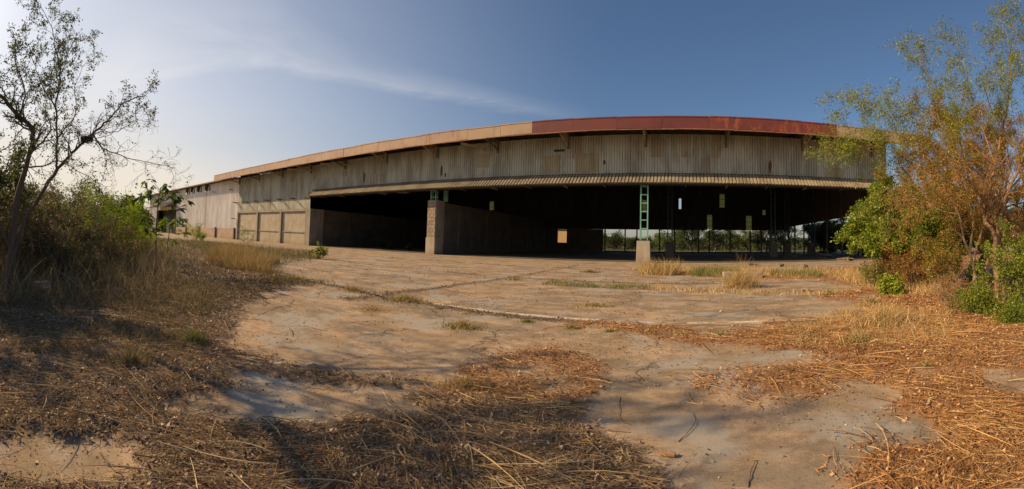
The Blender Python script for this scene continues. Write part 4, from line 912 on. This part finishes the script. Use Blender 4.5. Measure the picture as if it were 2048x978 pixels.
# ------------------------------------------------------------------ trees behind the warehouse, seen through the openings
for k, (pxx, R, h, w) in enumerate(((1222, 92, 5.5, 6), (1262, 104, 4.2, 7), (1330, 90, 4.8, 6), (1385, 96, 7.5, 6), (1428, 90, 7.5, 5), (1450, 108, 6, 6), (1492, 90, 6.2, 6), (1535, 88, 8, 6), (1290, 112, 4.4, 9), (1350, 112, 7, 9), (1575, 84, 8, 7),
                                     (1215, 118, 5, 12), (1400, 122, 5, 14), (1480, 122, 4.5, 14))):
    th = (pxx-1360)/F; x, y = R*sin(th), R*cos(th)
    names = ['first', 'second', 'third', 'fourth', 'fifth', 'sixth', 'seventh', 'eighth', 'ninth', 'tenth', 'eleventh', 'twelfth', 'thirteenth', 'fourteenth']
    round_tree('leafy_tree', 130+k, x, y, h, w, '', [PAL_DK, PAL_DK, PAL_GR+PAL_OL, PAL_DK+PAL_OL][k % 4], 0.30, 0.45, dens=3.0, trunk_h=0.2, lv=3, kids=5, n=8, group='trees seen through the rear opening')['label'] = 'tree beyond the rear opening of the warehouse'
for k, (x, y, h, w, lb) in enumerate(((26.5, 50, 6.0, 5.5, 'dark tree outside the side wall, nearest the front corner'), (27.5, 58, 6.0, 6, 'dark tree outside the side wall, second from the front'), (25.5, 66, 6.5, 6, 'dark tree outside the side wall, third from the front'),
        (27, 75, 7.0, 6, 'dark tree outside the far end of the side wall'), (23.8, 44.5, 5.2, 3.5, 'dark tree just outside the front corner column'), (31, 40, 7, 6, 'dark tree right of the warehouse corner'), (33, 30, 6, 6, 'dark tree in the thicket right of the yard'))):
    round_tree('leafy_tree', 150+k, x, y, h, w, lb, PAL_DK+(PAL_GR if k % 2 else PAL_OL), 0.26, 0.4, dens=9, trunk_h=0.12, lv=3, kids=5, n=10)

# the far wood round the site: one mass of foliage on the horizon
def wood(n, a0, a1, r0, r1, h, size):
    a = a0+(a1-a0)*rng.random(n); r = r0+(r1-r0)*rng.random(n); x = r*np.sin(a); y = r*np.cos(a)
    top = h*(0.45+1.0*fbm(x, y, 0.05)); z = top*np.sqrt(rng.random(n)); P = np.stack([x, y, z], 1)
    return leaves(P, rng.normal(0, 1, (n, 3)), size, 0.7, PAL_DK+PAL_OL+((.12, .14, .04),), rng, 0, 1)
Vw = [wood(26000, -1.85, -0.95, 150, 210, 8, 1.5), wood(16000, -0.42, 0.32, 128, 190, 3.2, 1.0), wood(18000, 0.32, 1.1, 128, 190, 6.0, 1.3)]; b = 0
V, Fq, C = np.vstack([w[0] for w in Vw]), np.arange(sum(len(w[0]) for w in Vw)).reshape(-1, 4), np.vstack([w[2] for w in Vw])
o = link('far_wood', npmesh('far_wood', V, Fq, C), MT['leaf']); tag(o, 'far dark belt of trees along the horizon', 'woodland', kind='stuff')

# ------------------------------------------------------------------ ground cover: flakes of leaf, straw, twigs, grass
def sample(n, rmin, rmax, pw=1.3, amin=-1.95, amax=1.05):
    "points whose density per area falls off as r^-pw"
    e = 2-pw; u = rng.random(n); r = (rmin**e+(rmax**e-rmin**e)*u)**(1/e); a = amin+(amax-amin)*rng.random(n)
    return r*np.sin(a), r*np.cos(a), r
def thin(n, **k):
    x, y, r = sample(n, **k); d, red = litter(x, y); m = (rng.random(n) < d) & (y < 35.5); x, y, r, d, red = x[m], y[m], r[m], d[m], red[m]
    return x, y, r, d, red, hgt(x, y, d)
def flake_mesh(n, size, **k):
    x, y, r, d, red, z = thin(n, **k); N = len(x)
    P = np.stack([x, y, z+0.004+0.02*rng.random(N)*d], 1); s = size*(0.35+1.1*rng.random((N, 1))**1.5)*(1+0.09*r[:, None])
    a = rng.random(N)*2*pi; dv = np.stack([np.cos(a), np.sin(a), rng.normal(0, .35, N)], 1); w = np.stack([-np.sin(a), np.cos(a), rng.normal(0, .35, N)], 1)
    asp = (0.3+0.5*rng.random((N, 1))); c1 = rng.normal(0, .18, (N, 1))*s
    up = np.array([[0, 0, 1.]])
    V = np.stack([P-dv*s*.5, P-w*s*asp*.5+up*c1, P+dv*s*.5+up*np.abs(c1)*.5, P+w*s*asp*.5+up*c1], 1)
    low = V[:, :, 2].min(1)-P[:, 2]+0.0; V[:, :, 2] -= np.minimum(low, 0)[:, None]*0.8
    palA = np.array([(.21, .155, .10), (.14, .10, .065), (.31, .25, .18), (.075, .05, .033), (.42, .35, .26), (.17, .10, .05)])
    palB = np.array([(.36, .17, .075), (.26, .12, .05), (.46, .27, .13), (.16, .075, .035), (.50, .36, .20), (.30, .14, .06)])  # redder set: carries the warm light tint of the right side
    ix = rng.choice(6, N, p=[.25, .17, .23, .10, .14, .11]); c = palA[ix]*(1-red[:, None])+palB[ix]*red[:, None]; c = c*(0.7+0.6*rng.random((N, 1)))
    return V.reshape(-1, 3), np.arange(N*4).reshape(-1, 4), np.repeat(c, 4, 0)
def grit(n):
    x, y, r = sample(n, rmin=1.7, rmax=24, pw=1.25); m = (y < 35) & (fbm(x, y, 0.8) > 0.40+0.12*rng.random(n)); x, y, r = x[m], y[m], r[m]; N = len(x); z = hgt(x, y)
    s = (0.003+0.008*rng.random((N, 1))**3)*(1+0.10*r[:, None]); a = rng.random(N)*2*pi; P = np.stack([x, y, z+0.003], 1)
    dv = np.stack([np.cos(a), np.sin(a), 0*a], 1)*s; w = np.stack([-np.sin(a), np.cos(a), 0*a], 1)*s*(0.3+0.6*rng.random((N, 1))); up = np.array([[0, 0, 1.]])*s*0.6
    V = np.stack([P-dv, P-w+up, P+dv, P+w+up*0.3], 1); pal = np.array([(.10, .07, .045), (.2, .14, .09), (.55, .48, .38), (.30, .19, .10), (.06, .045, .03)])
    return V.reshape(-1, 3), np.arange(N*4).reshape(-1, 4), np.repeat(pal[rng.choice(5, N, p=[.3, .25, .12, .2, .13])], 4, 0)
parts_ = [grit(60000), flake_mesh(300000, 0.024, rmin=1.7, rmax=14, pw=1.2), flake_mesh(80000, 0.035, rmin=8, rmax=40, pw=1.5)]
V = np.vstack([a[0] for a in parts_]); C = np.vstack([a[2] for a in parts_]); Fq = np.arange(len(V)).reshape(-1, 4)
o = link('leaf_litter', npmesh('leaf_litter', V, Fq, C), MT['litter']); tag(o, 'fallen brown leaf litter scattered over the worn yard', 'leaf litter', kind='stuff')

def blades(P, D, L, w, bend, cols, nseg=4, flat=False, grav=0.5):
    "tapering ribbons with a bend: P base, D direction, L length, w width"
    N = len(P); D = D/np.linalg.norm(D, axis=1, keepdims=True); sd = np.cross(D, rng.normal(0, 1, (N, 3))); sd /= np.linalg.norm(sd, axis=1, keepdims=True)
    V = []; pos = P.copy(); d = D.copy(); st = (L/nseg)[:, None]
    for k in range(nseg+1):
        ww = (w*(1-0.85*k/nseg))[:, None]; V += [pos-sd*ww, pos+sd*ww]
        d = d+bend/nseg; d[:, 2] -= grav/nseg*(k/nseg); d /= np.linalg.norm(d, axis=1, keepdims=True); pos = pos+d*st
    V = np.stack(V, 1); b = np.arange(N)[:, None]*(2*nseg+2)
    Fq = np.vstack([b+np.array([[2*k, 2*k+1, 2*k+3, 2*k+2]]) for k in range(nseg)])
    return V.reshape(-1, 3), Fq, np.repeat(cols, 2*nseg+2, 0)
def joinm(L):
    Vs, Fs, Cs = [], [], []; b = 0
    for V, Fq, C in L: Vs.append(V); Fs.append(Fq+b); Cs.append(C); b += len(V)
    return np.vstack(Vs), np.vstack(Fs), np.vstack(Cs)
# lying straw and stalks: 3-sided bent rods
def rods(P, a, L, rad, cols, lift, curl, nseg=4):
    N = len(P); V = []; pos = P.copy(); rise = lift
    for k in range(nseg+1):
        aa_ = a+curl*(k/nseg-0.5); d = np.stack([np.cos(aa_), np.sin(aa_), rise*(1-2*k/nseg)], 1); sd = np.stack([-np.sin(aa_), np.cos(aa_), np.zeros(N)], 1); up = np.array([[0, 0, 1.]])
        r = (rad*(1-0.5*abs(2*k/nseg-0.7)))[:, None]
        V += [pos-sd*r, pos+sd*r, pos+up*r*1.7]; pos = pos+d*(L/nseg)[:, None]
    V = np.stack(V, 1); m = 3*(nseg+1); b = np.arange(N)[:, None]*m; Fs = []
    for k in range(nseg):
        for j in range(3): Fs.append(b+np.array([[3*k+j, 3*k+(j+1) % 3, 3*k+3+(j+1) % 3, 3*k+3+j]]))
    return V.reshape(-1, 3), np.vstack(Fs), np.repeat(cols, m, 0)
PS = np.array([(.50, .38, .22), (.38, .27, .15), (.27, .18, .10), (.62, .50, .32), (.20, .13, .08)])
PSR = np.array([(.62, .38, .15), (.50, .27, .10), (.34, .17, .065), (.72, .50, .25), (.24, .12, .05)])  # straw tones with the warm light tint mixed in
def straw(n, Lm, rad, zone=None, **k):
    x, y, r, d, red, z = thin(n, **k)
    if zone is not None: m = zone(x, y) > rng.random(len(x)); x, y, r, d, red, z = x[m], y[m], r[m], d[m], red[m], z[m]
    N = len(x); ix = rng.integers(0, 5, N); c = (PS[ix]*(1-red[:, None])+PSR[ix]*red[:, None])*(0.6+0.7*rng.random((N, 1)))
    flow = fbm(x, y, 0.35)*8+fbm(x+30, y, 0.9)*3; a = np.where(rng.random(N) < 0.6, flow+rng.normal(0, .45, N), rng.random(N)*2*pi)
    L = Lm*(0.3+1.1*rng.random(N)**1.6)
    P = np.stack([x, y, z+0.006+0.03*rng.random(N)], 1); P[:, :2] -= np.stack([np.cos(a), np.sin(a)], 1)*(L/2)[:, None]
    return rods(P, a, L, rad*(0.5+rng.random(N))*(1+0.03*r), c, rng.random(N)*0.16, rng.normal(0, .5, N))
def zn(pts_, w=1.0):
    G = np.array([gnd(*q)[:2] for q in pts_]); return lambda x, y: inpoly(x+rng.normal(0, .16, np.shape(x))+(fbm(x, y, 1.6)-.5)*1.3, y+rng.normal(0, .16, np.shape(x))+(fbm(x+9, y, 1.6)-.5)*1.3, G)*w*np.clip(fbm(x+2, y, 2.2)*2.2-.25, .1, 1)
z1 = zn([(1340, 735), (1480, 720), (1600, 712), (1700, 735), (1680, 790), (1640, 820), (1500, 822), (1370, 800)])
z2 = zn([(1700, 1100), (1720, 900), (1850, 860), (1900, 800), (2060, 790), (2120, 900), (2120, 1100)])
z3 = zn([(500, 1100), (640, 850), (860, 770), (1120, 760), (1180, 850), (1330, 1000), (1340, 1100)])
z4 = zn([(1480, 670), (1600, 650), (1700, 610), (1780, 610), (1900, 650), (1900, 700), (1700, 700), (1500, 690)])
z5 = zn([(0, 600), (240, 600), (420, 650), (400, 720), (300, 780), (60, 740), (-60, 700)])
sets = [straw(110000, 0.085, 0.0011, rmin=1.7, rmax=10, pw=1.1), straw(40000, 0.22, 0.0014, rmin=1.7, rmax=16, pw=1.3), straw(15000, 0.40, 0.0019, rmin=4, rmax=36, pw=1.4),
        straw(34000, 0.40, 0.0017, lambda x, y: np.maximum.reduce([z1(x, y)*1.0, z2(x, y)*0.9, z4(x, y)*1.0]), rmin=1.7, rmax=10, pw=1.0), straw(5000, 0.6, 0.0033, rmin=1.7, rmax=12, pw=1.1), straw(60000, 0.10, 0.0013, lambda x, y: np.maximum.reduce([z1(x, y), z2(x, y), z4(x, y), z3(x, y)]), rmin=1.7, rmax=10, pw=1.0),
        straw(13000, 0.30, 0.0021, lambda x, y: np.maximum(z3(x, y), z5(x, y)*.8), rmin=1.7, rmax=9, pw=1.0)]
V, Fq, C = joinm(sets); o = link('dry_straw', npmesh('dry_straw', V, Fq, C), MT['dry']); tag(o, 'dry straw and broken stalks lying across the litter', 'straw', kind='stuff')

# standing dry and green grass
def grass(x, y, h, cols, lean=0.35, w=0.004, grav=0.9, wr=0.0):
    N = len(x); P = np.stack([x, y, hgt(x, y)-0.01], 1); D = np.stack([rng.normal(0, lean, N), rng.normal(0, lean, N), np.ones(N)], 1)
    r = np.hypot(x, y); return blades(P, D, h, w*(0.6+0.8*rng.random(N))*(1+wr*r), rng.normal(0, .5, (N, 3)), cols, 4, grav=grav)
GD = np.array([(.55, .40, .19), (.45, .30, .13), (.62, .48, .26), (.35, .22, .10), (.28, .24, .09)])
GL = np.array([(.24, .18, .10), (.17, .13, .075), (.30, .23, .13), (.12, .10, .055), (.10, .11, .045)])
GG = np.array([(.14, .17, .045), (.10, .14, .035), (.20, .20, .07), (.26, .24, .09)])
def in_px(n, pts_, clump=1.2, thr=0.45):
    G = np.array([gnd(*q)[:2] for q in pts_]); lo, hi = G.min(0), G.max(0); x = lo[0]+(hi[0]-lo[0])*rng.random(n*5); y = lo[1]+(hi[1]-lo[1])*rng.random(n*5)
    m = inpoly(x, y, G) & (fbm(x, y, clump) > thr-0.15*rng.random(n*5)); x, y = x[m][:n], y[m][:n]; return x, y
W = []
def gz(n, pts_, h, pal, clump=1.2, thr=0.45, **k):
    x, y = in_px(n, pts_, clump, thr); N = len(x)
    hn = fbm(x+5, y, 0.8); W.append(grass(x, y, h*(0.3+0.9*rng.random(N))*(0.5+1.1*np.clip(hn-.2, 0, 1)), pal[rng.integers(0, len(pal), N)]*(0.65+0.7*rng.random((N, 1))), **k))
# right-hand grass band along the front of the bays
gz(6500, [(1262, 538), (1400, 538), (1750, 541), (1750, 553), (1500, 556), (1300, 549)], 0.42, GD, 0.9, 0.50, w=0.006, wr=0.02)
gz(1800, [(1276, 550), (1340, 552), (1360, 550), (1360, 545), (1290, 543)], 0.95, GD, 0.7, 0.2, w=0.007, lean=0.3, wr=0.02)
gz(2200, [(1380, 553), (1480, 555), (1480, 545), (1390, 544)], 0.5, GG, 0.7, 0.3, w=0.007, wr=0.02)
gz(1500, [(1540, 553), (1640, 555), (1640, 549), (1545, 548)], 0.45, GG, 0.7, 0.3, w=0.007, wr=0.02)
gz(5000, [(1640, 548), (1800, 556), (1900, 580), (1850, 600), (1700, 570)], 0.4, GD, 0.9, 0.44, w=0.005, wr=0.02)
gz(7000, [(1560, 660), (1720, 610), (1900, 630), (1900, 680), (1700, 700), (1600, 700)], 0.28, GD, 1.5, 0.45, w=0.0028, lean=0.9)
gz(1500, [(1080, 570), (1290, 580), (1310, 574), (1100, 563)], 0.22, GG, 0.9, 0.42, w=0.005, wr=0.03)
gz(1500, [(1290, 580), (1700, 592), (1700, 584), (1310, 573)], 0.22, GD, 0.9, 0.45, w=0.005, wr=0.03)
# left weeds
gz(26000, [(300, 480), (420, 484), (640, 505), (660, 515), (600, 528), (540, 560), (420, 570), (300, 575), (100, 540), (0, 520), (-60, 500), (-60, 482), (200, 478)], 0.55, GL, 0.45, 0.40, w=0.006, wr=0.012)
gz(9000, [(430, 545), (560, 566), (520, 548), (560, 535), (470, 520), (410, 530)], 0.85, GD*0.8, 0.5, 0.25, w=0.006, wr=0.01)
gz(4000, [(360, 492), (460, 492), (600, 512), (640, 520), (560, 520), (400, 505)], 0.5, GG, 0.4, 0.42, w=0.008, wr=0.012)
gz(16000, [(-60, 520), (100, 540), (300, 575), (440, 572), (560, 570), (620, 575), (470, 600), (420, 640), (300, 640), (100, 620), (-60, 620)], 0.42, GL, 0.8, 0.42, w=0.0045, lean=0.7)
gz(12000, [(-60, 500), (330, 505), (360, 570), (240, 610), (-60, 620)], 1.15, np.vstack([GL*1.3, GL*1.8]), 0.6, 0.42, w=0.004, lean=0.4, wr=0.01)
gz(9000, [(-60, 600), (300, 640), (430, 650), (400, 700), (300, 730), (0, 700), (-60, 700)], 0.26, GL, 1.4, 0.44, w=0.003, lean=1.1)
V, Fq, C = joinm(W); o = link('dry_grass', npmesh('dry_grass', V, Fq, C), MT['dry']); tag(o, 'dry standing grass and weeds along the edges of the yard', 'grass', kind='stuff')

# separate tufts, each a thing
def tuft(pxx, pyy, wd, h, label, pal, n=500, lean=0.6, name='grass_tuft', wb=0.004, wy=None):
    b = gnd(pxx, pyy); R = float(np.hypot(b[0], b[1])); N = n; a = rng.random(N)*2*pi; rd = np.abs(rng.normal(0, .45, N)); th = math.atan2(b[0], b[1])
    u = np.cos(a)*rd*wd; v = np.sin(a)*rd*(wy if wy else wd*0.8); x = b[0]+u*cos(th)+v*sin(th); y = b[1]-u*sin(th)+v*cos(th)
    V, Fq, C = grass(x, y, h*(0.35+0.8*rng.random(N))*np.exp(-rd*0.6), pal[rng.integers(0, len(pal), N)]*(0.65+0.7*rng.random((N, 1))), lean=lean, w=wb, wr=0.03)
    b[2] = 0; o = link(name, npmesh(name, V-b, Fq, C), MT['dry']); o.location = b; tag(o, label, 'grass tuft')
MIX = np.vstack([GG, GD])
for a in ((812, 603, .75, .22, 'large green and straw tuft at the left end of the white slab edge', MIX, 1500), (706, 587, .7, .2, 'green tuft left of the large one on the joint', MIX, 700),
          (745, 620, .6, .12, 'low dry tuft in front of the large green one', GD, 500), (925, 655, .55, .18, 'dry straw-coloured tuft alone on bare concrete left of centre', MIX, 1300),
          (1055, 644, .3, .10, 'small fresh green tuft in front of the white slab edge', GG, 400), (1145, 657, .25, .14, 'upright tuft at the right end of the white slab edge', MIX, 350),
          (880, 618, .22, .08, 'tiny green tuft left on the white slab edge', GG, 200), (935, 627, .25, .06, 'tiny flat tuft midway on the white slab edge', MIX, 200),
          (1185, 612, .7, .13, 'low brown tuft on the slab beyond the white edge', MIX, 900), (1220, 663, .3, .1, 'small tuft right of the upright one on the joint', MIX, 300),
          (1300, 668, .35, .1, 'green tuft on the joint below the middle of the slab', MIX, 380), (1360, 670, .35, .09, 'flat green tuft right of the middle on the joint', MIX, 300),
          (1440, 672, .4, .11, 'straw tuft near the right end of the joint', MIX, 400), (385, 690, .28, .26, 'spiky green tuft in the shaded litter at left', GG, 420),
          (262, 735, .30, .34, 'clump of broken dry stalks in the shaded litter at left', GL*1.4, 420), (1530, 618, .45, .05, 'flat brown tuft of leaves on the right of the slab', GD, 300),
          (1720, 690, .35, .35, 'tall thin dry weed with green base right of the slab', MIX, 300), (1745, 610, .4, .3, 'pale weed left of the small fresh green shrub', MIX, 260),
          (1660, 592, .3, .3, 'green weed by the pale concrete lump', MIX, 260), (1030, 560, .7, .18, 'tuft on the far joint in the centre', MIX, 500),
          (1770, 650, .9, .5, 'large bent heap of dry grass right of the slab', GD, 1800), (930, 782, .42, .14, 'orange heap of straw in the middle of the foreground', GD*.8, 1300),
          (1480, 575, .9, 1.35, 'tall pale dry grass clump standing before the grass band', GD, 900), (590, 572, .9, .25, 'half-green tuft at the end of the left weeds', MIX, 700),
          (1180, 545, .8, .25, 'brown heap of dead weed left of the concrete pedestal', GL, 500), (1855, 735, .35, .07, 'small patch of greyish green weed in the orange litter', GG, 300)):
    tuft(*a)

# ------------------------------------------------------------------ small things on the ground and in the air
def rock(name, pxx, pyy, sx, sy, sz, label, mat, cat='rubble', seed=0, rot=0.3):
    r = np.random.default_rng(seed); b = gnd(pxx, pyy); z = float(hgt(np.array([b[0]]), np.array([b[1]]))[0]); import bmesh
    bm = bmesh.new(); bmesh.ops.create_icosphere(bm, subdivisions=3, radius=0.5)
    for v in bm.verts:
        n = Vector(v.co); f = 0.8+0.25*math.sin(n.x*9+seed)+0.18*math.sin(n.y*11+seed*2)+0.15*math.sin(n.z*13)
        c = Vector((max(-.36, min(.36, n.x*f)), max(-.36, min(.36, n.y*f)), max(-.3, min(.32, n.z*f)))); v.co = Vector((c.x*sx*1.4, c.y*sy*1.4, c.z*sz*1.5))
    me = bpy.data.meshes.new(name); bm.to_mesh(me); bm.free(); o = link(name, me, mat); o.location = (b[0], b[1], z+sz*0.35); o.rotation_euler = (0.1, 0.05, rot); tag(o, label, cat); return o
rock('concrete_lump', 1612, 584, .34, .25, .16, 'pale broken concrete lump right of the slab', MT['conc_lt'], seed=1)
rock('concrete_lump', 82, 594, .45, .35, .28, 'grey stone in the shaded weeds near the left tree', MT['conc'], seed=2)
rock('concrete_lump', 385, 657, .10, .08, .05, 'small white pebble near the spiky green tuft', MT['conc_lt'], seed=3)
rock('concrete_lump', 1188, 545, .18, .14, .10, 'small white stone left of the concrete pedestal', MT['conc_lt'], seed=4)
rock('concrete_lump', 1313, 772, .045, .04, .02, 'tiny pale pebble on bare concrete in the right foreground', MT['conc_lt'], seed=5)
# slab and rubbish by the right bays
m = MB(); b = gnd(1487, 556); m.box(b[0]-1.0, b[0]+.9, b[1]-.3, b[1]+.4, -.02, .30); o = m.build('concrete_block', MT['conc_lt'], None, b, .03); o.location = b; tag(o, 'pale concrete block lying in the dry grass band', 'block')
m = MB(); b = gnd(1336, 914); z = float(hgt(b[:1], b[1:2])[0]); a = 0.35
m.bar((b[0]-.055, b[1]+.012, z+.022), (b[0]+.055, b[1]-.012, z+.024), .032, .026); o = m.build('wood_block', plain_mat('orange_wood', (.34, .20, .10), (.24, .13, .06), .8, 30), None, b, .003); o.location = b; tag(o, 'short piece of orange wood on bare concrete', 'wood')
def stick(pts, r, label, name='stick', mat='bark_or', z0=0.0):
    P = []
    for k, (a, c_) in enumerate(pts):
        g = gnd(a, c_); P.append(np.array([g[0], g[1], float(hgt(g[:1], g[1:2])[0])+r+z0+(0.012 if 0 < k < len(pts)-1 else 0)]))
    q = Plant(3); q.limb(P, r, r*0.55, 0.002, 5); V, Fq = q.tubes(); b = P[0]; o = link(name, npmesh(name, V-b, Fq, smooth=True), MT[mat]); o.location = b; tag(o, label, 'stick')
stick([(1357, 884), (1378, 865), (1391, 845), (1386, 826)], .004, 'thin curved brown stick on bare concrete', mat='bark')
stick([(1497, 975), (1502, 945), (1514, 922)], .005, 'dark bent stick at the bottom edge on the grey concrete', mat='bark')
stick([(1240, 795), (1238, 840), (1265, 852)], .004, 'short tan stick left of the bare concrete patch', mat='bark_or')
stick([(845, 770), (880, 800), (930, 830), (968, 870), (973, 900)], .007, 'long forked tan branch in the middle of the straw', mat='bark_pale')
stick([(900, 830), (890, 860), (893, 885), (905, 910)], .006, 'crooked tan stem left of the long forked branch', mat='bark_pale')
stick([(780, 800), (800, 830), (826, 885)], .006, 'straight pale stalk left of the crooked tan stem', mat='bark_pale')
stick([(200, 905), (222, 935), (240, 940), (285, 940)], .006, 'bent orange stem by the pale bare patch at bottom left', mat='bark_or')
stick([(400, 955), (440, 940), (500, 918), (520, 905)], .008, 'thick dark branch in the bottom left litter', mat='bark')
stick([(545, 875), (565, 905)], .006, 'short bright stalk in the bottom left litter', mat='bark_pale')
stick([(785, 935), (830, 975), (860, 1010)], .009, 'stout yellow stalk at the bottom edge', mat='bark_pale')
stick([(1940, 655), (1990, 690), (2030, 680)], .012, 'low bent branch lying beneath the right-hand bush', mat='bark_or')
stick([(1900, 652), (1890, 610), (1887, 590)], .016, 'short dead stump stick by the leaning sapling', mat='bark_pale')
# rubble heaps and rubbish along the floor edge in the right bays
for k, (pxx, pyy, sx, sz, lb) in enumerate(((1585, 515, 2.4, .5, 'low grey rubble heap beside the dark interior columns'), (1650, 517, 3.0, .7, 'grey rubble heap near the side posts of the right bay'), (1690, 522, 1.6, .4, 'small rubble heap at the right end of the bay'),
        (1400, 507, 2.2, .35, 'flat dark heap at the rear kerb behind the green column'), (1470, 508, 1.8, .4, 'dark heap at the rear kerb under the translucent sheets'))):
    rock('rubble_heap', pxx, pyy, sx, sx*.6, sz, lb, MT['conc_dk'], 'rubble', 20+k, k)
for k, (pxx, lb) in enumerate(((1505, 'half-buried grey kerb stone at the edge of the right bay, first from the left'), (1562, 'half-buried grey kerb stone between the dark column and the side pedestal'), (1610, 'half-buried grey kerb stone at the edge of the right bay, furthest right'))):
    rock('kerb_stone', pxx, 531+2*k, (.7, .4, .9)[k], .3, .26, lb, MT['conc_dk'], 'stone', 30+k, 0.5*k)
# fallen sheets and white board in the right bay
for k, (pa, pya, pb, pyb, lb) in enumerate(((1575, 506, 1605, 512, 'pale fallen sheet leaning near the dark interior column'), (1628, 512, 1662, 516, 'pale fallen sheet at the foot of the side pedestal'))):
    a = at(pa, pya, 56); b = at(pb, pyb, 56); m = MB(); m.bar((a[0], a[1], .7), (b[0], b[1]+.5, .12), 1.3, .05); c0 = ((a[0]+b[0])/2, (a[1]+b[1])/2, 0.1); o = m.build('fallen_sheet', MT['conc_in'], None, c0); o.location = c0; tag(o, lb, 'sheet')
# bird
b = at(1673, 228, 45); m = MB()
m.tube([b+np.array([0, 0, .16]), b+np.array([.02, 0, .08]), b+np.array([.02, 0, -.08]), b+np.array([0, 0, -.2])], [.015, .05, .055, .012], 8)
m.add([b+np.array([0, 0, .06]), b+np.array([-.28, .1, .12]), b+np.array([-.34, .12, .02]), b+np.array([0, 0, -.06]), b+np.array([0, .012, 0])], [(0, 1, 2, 3), (0, 4, 1), (3, 2, 4), (1, 4, 2)])
m.add([b+np.array([0, 0, .06]), b+np.array([.26, -.1, .14]), b+np.array([.33, -.12, .05]), b+np.array([0, 0, -.06]), b+np.array([0, .012, 0])], [(0, 1, 2, 3), (0, 4, 1), (3, 2, 4), (1, 4, 2)])
o = m.build('bird', MT['black'], None, b); o.location = b; tag(o, 'tiny dark bird flying above the right end of the roof', 'bird')
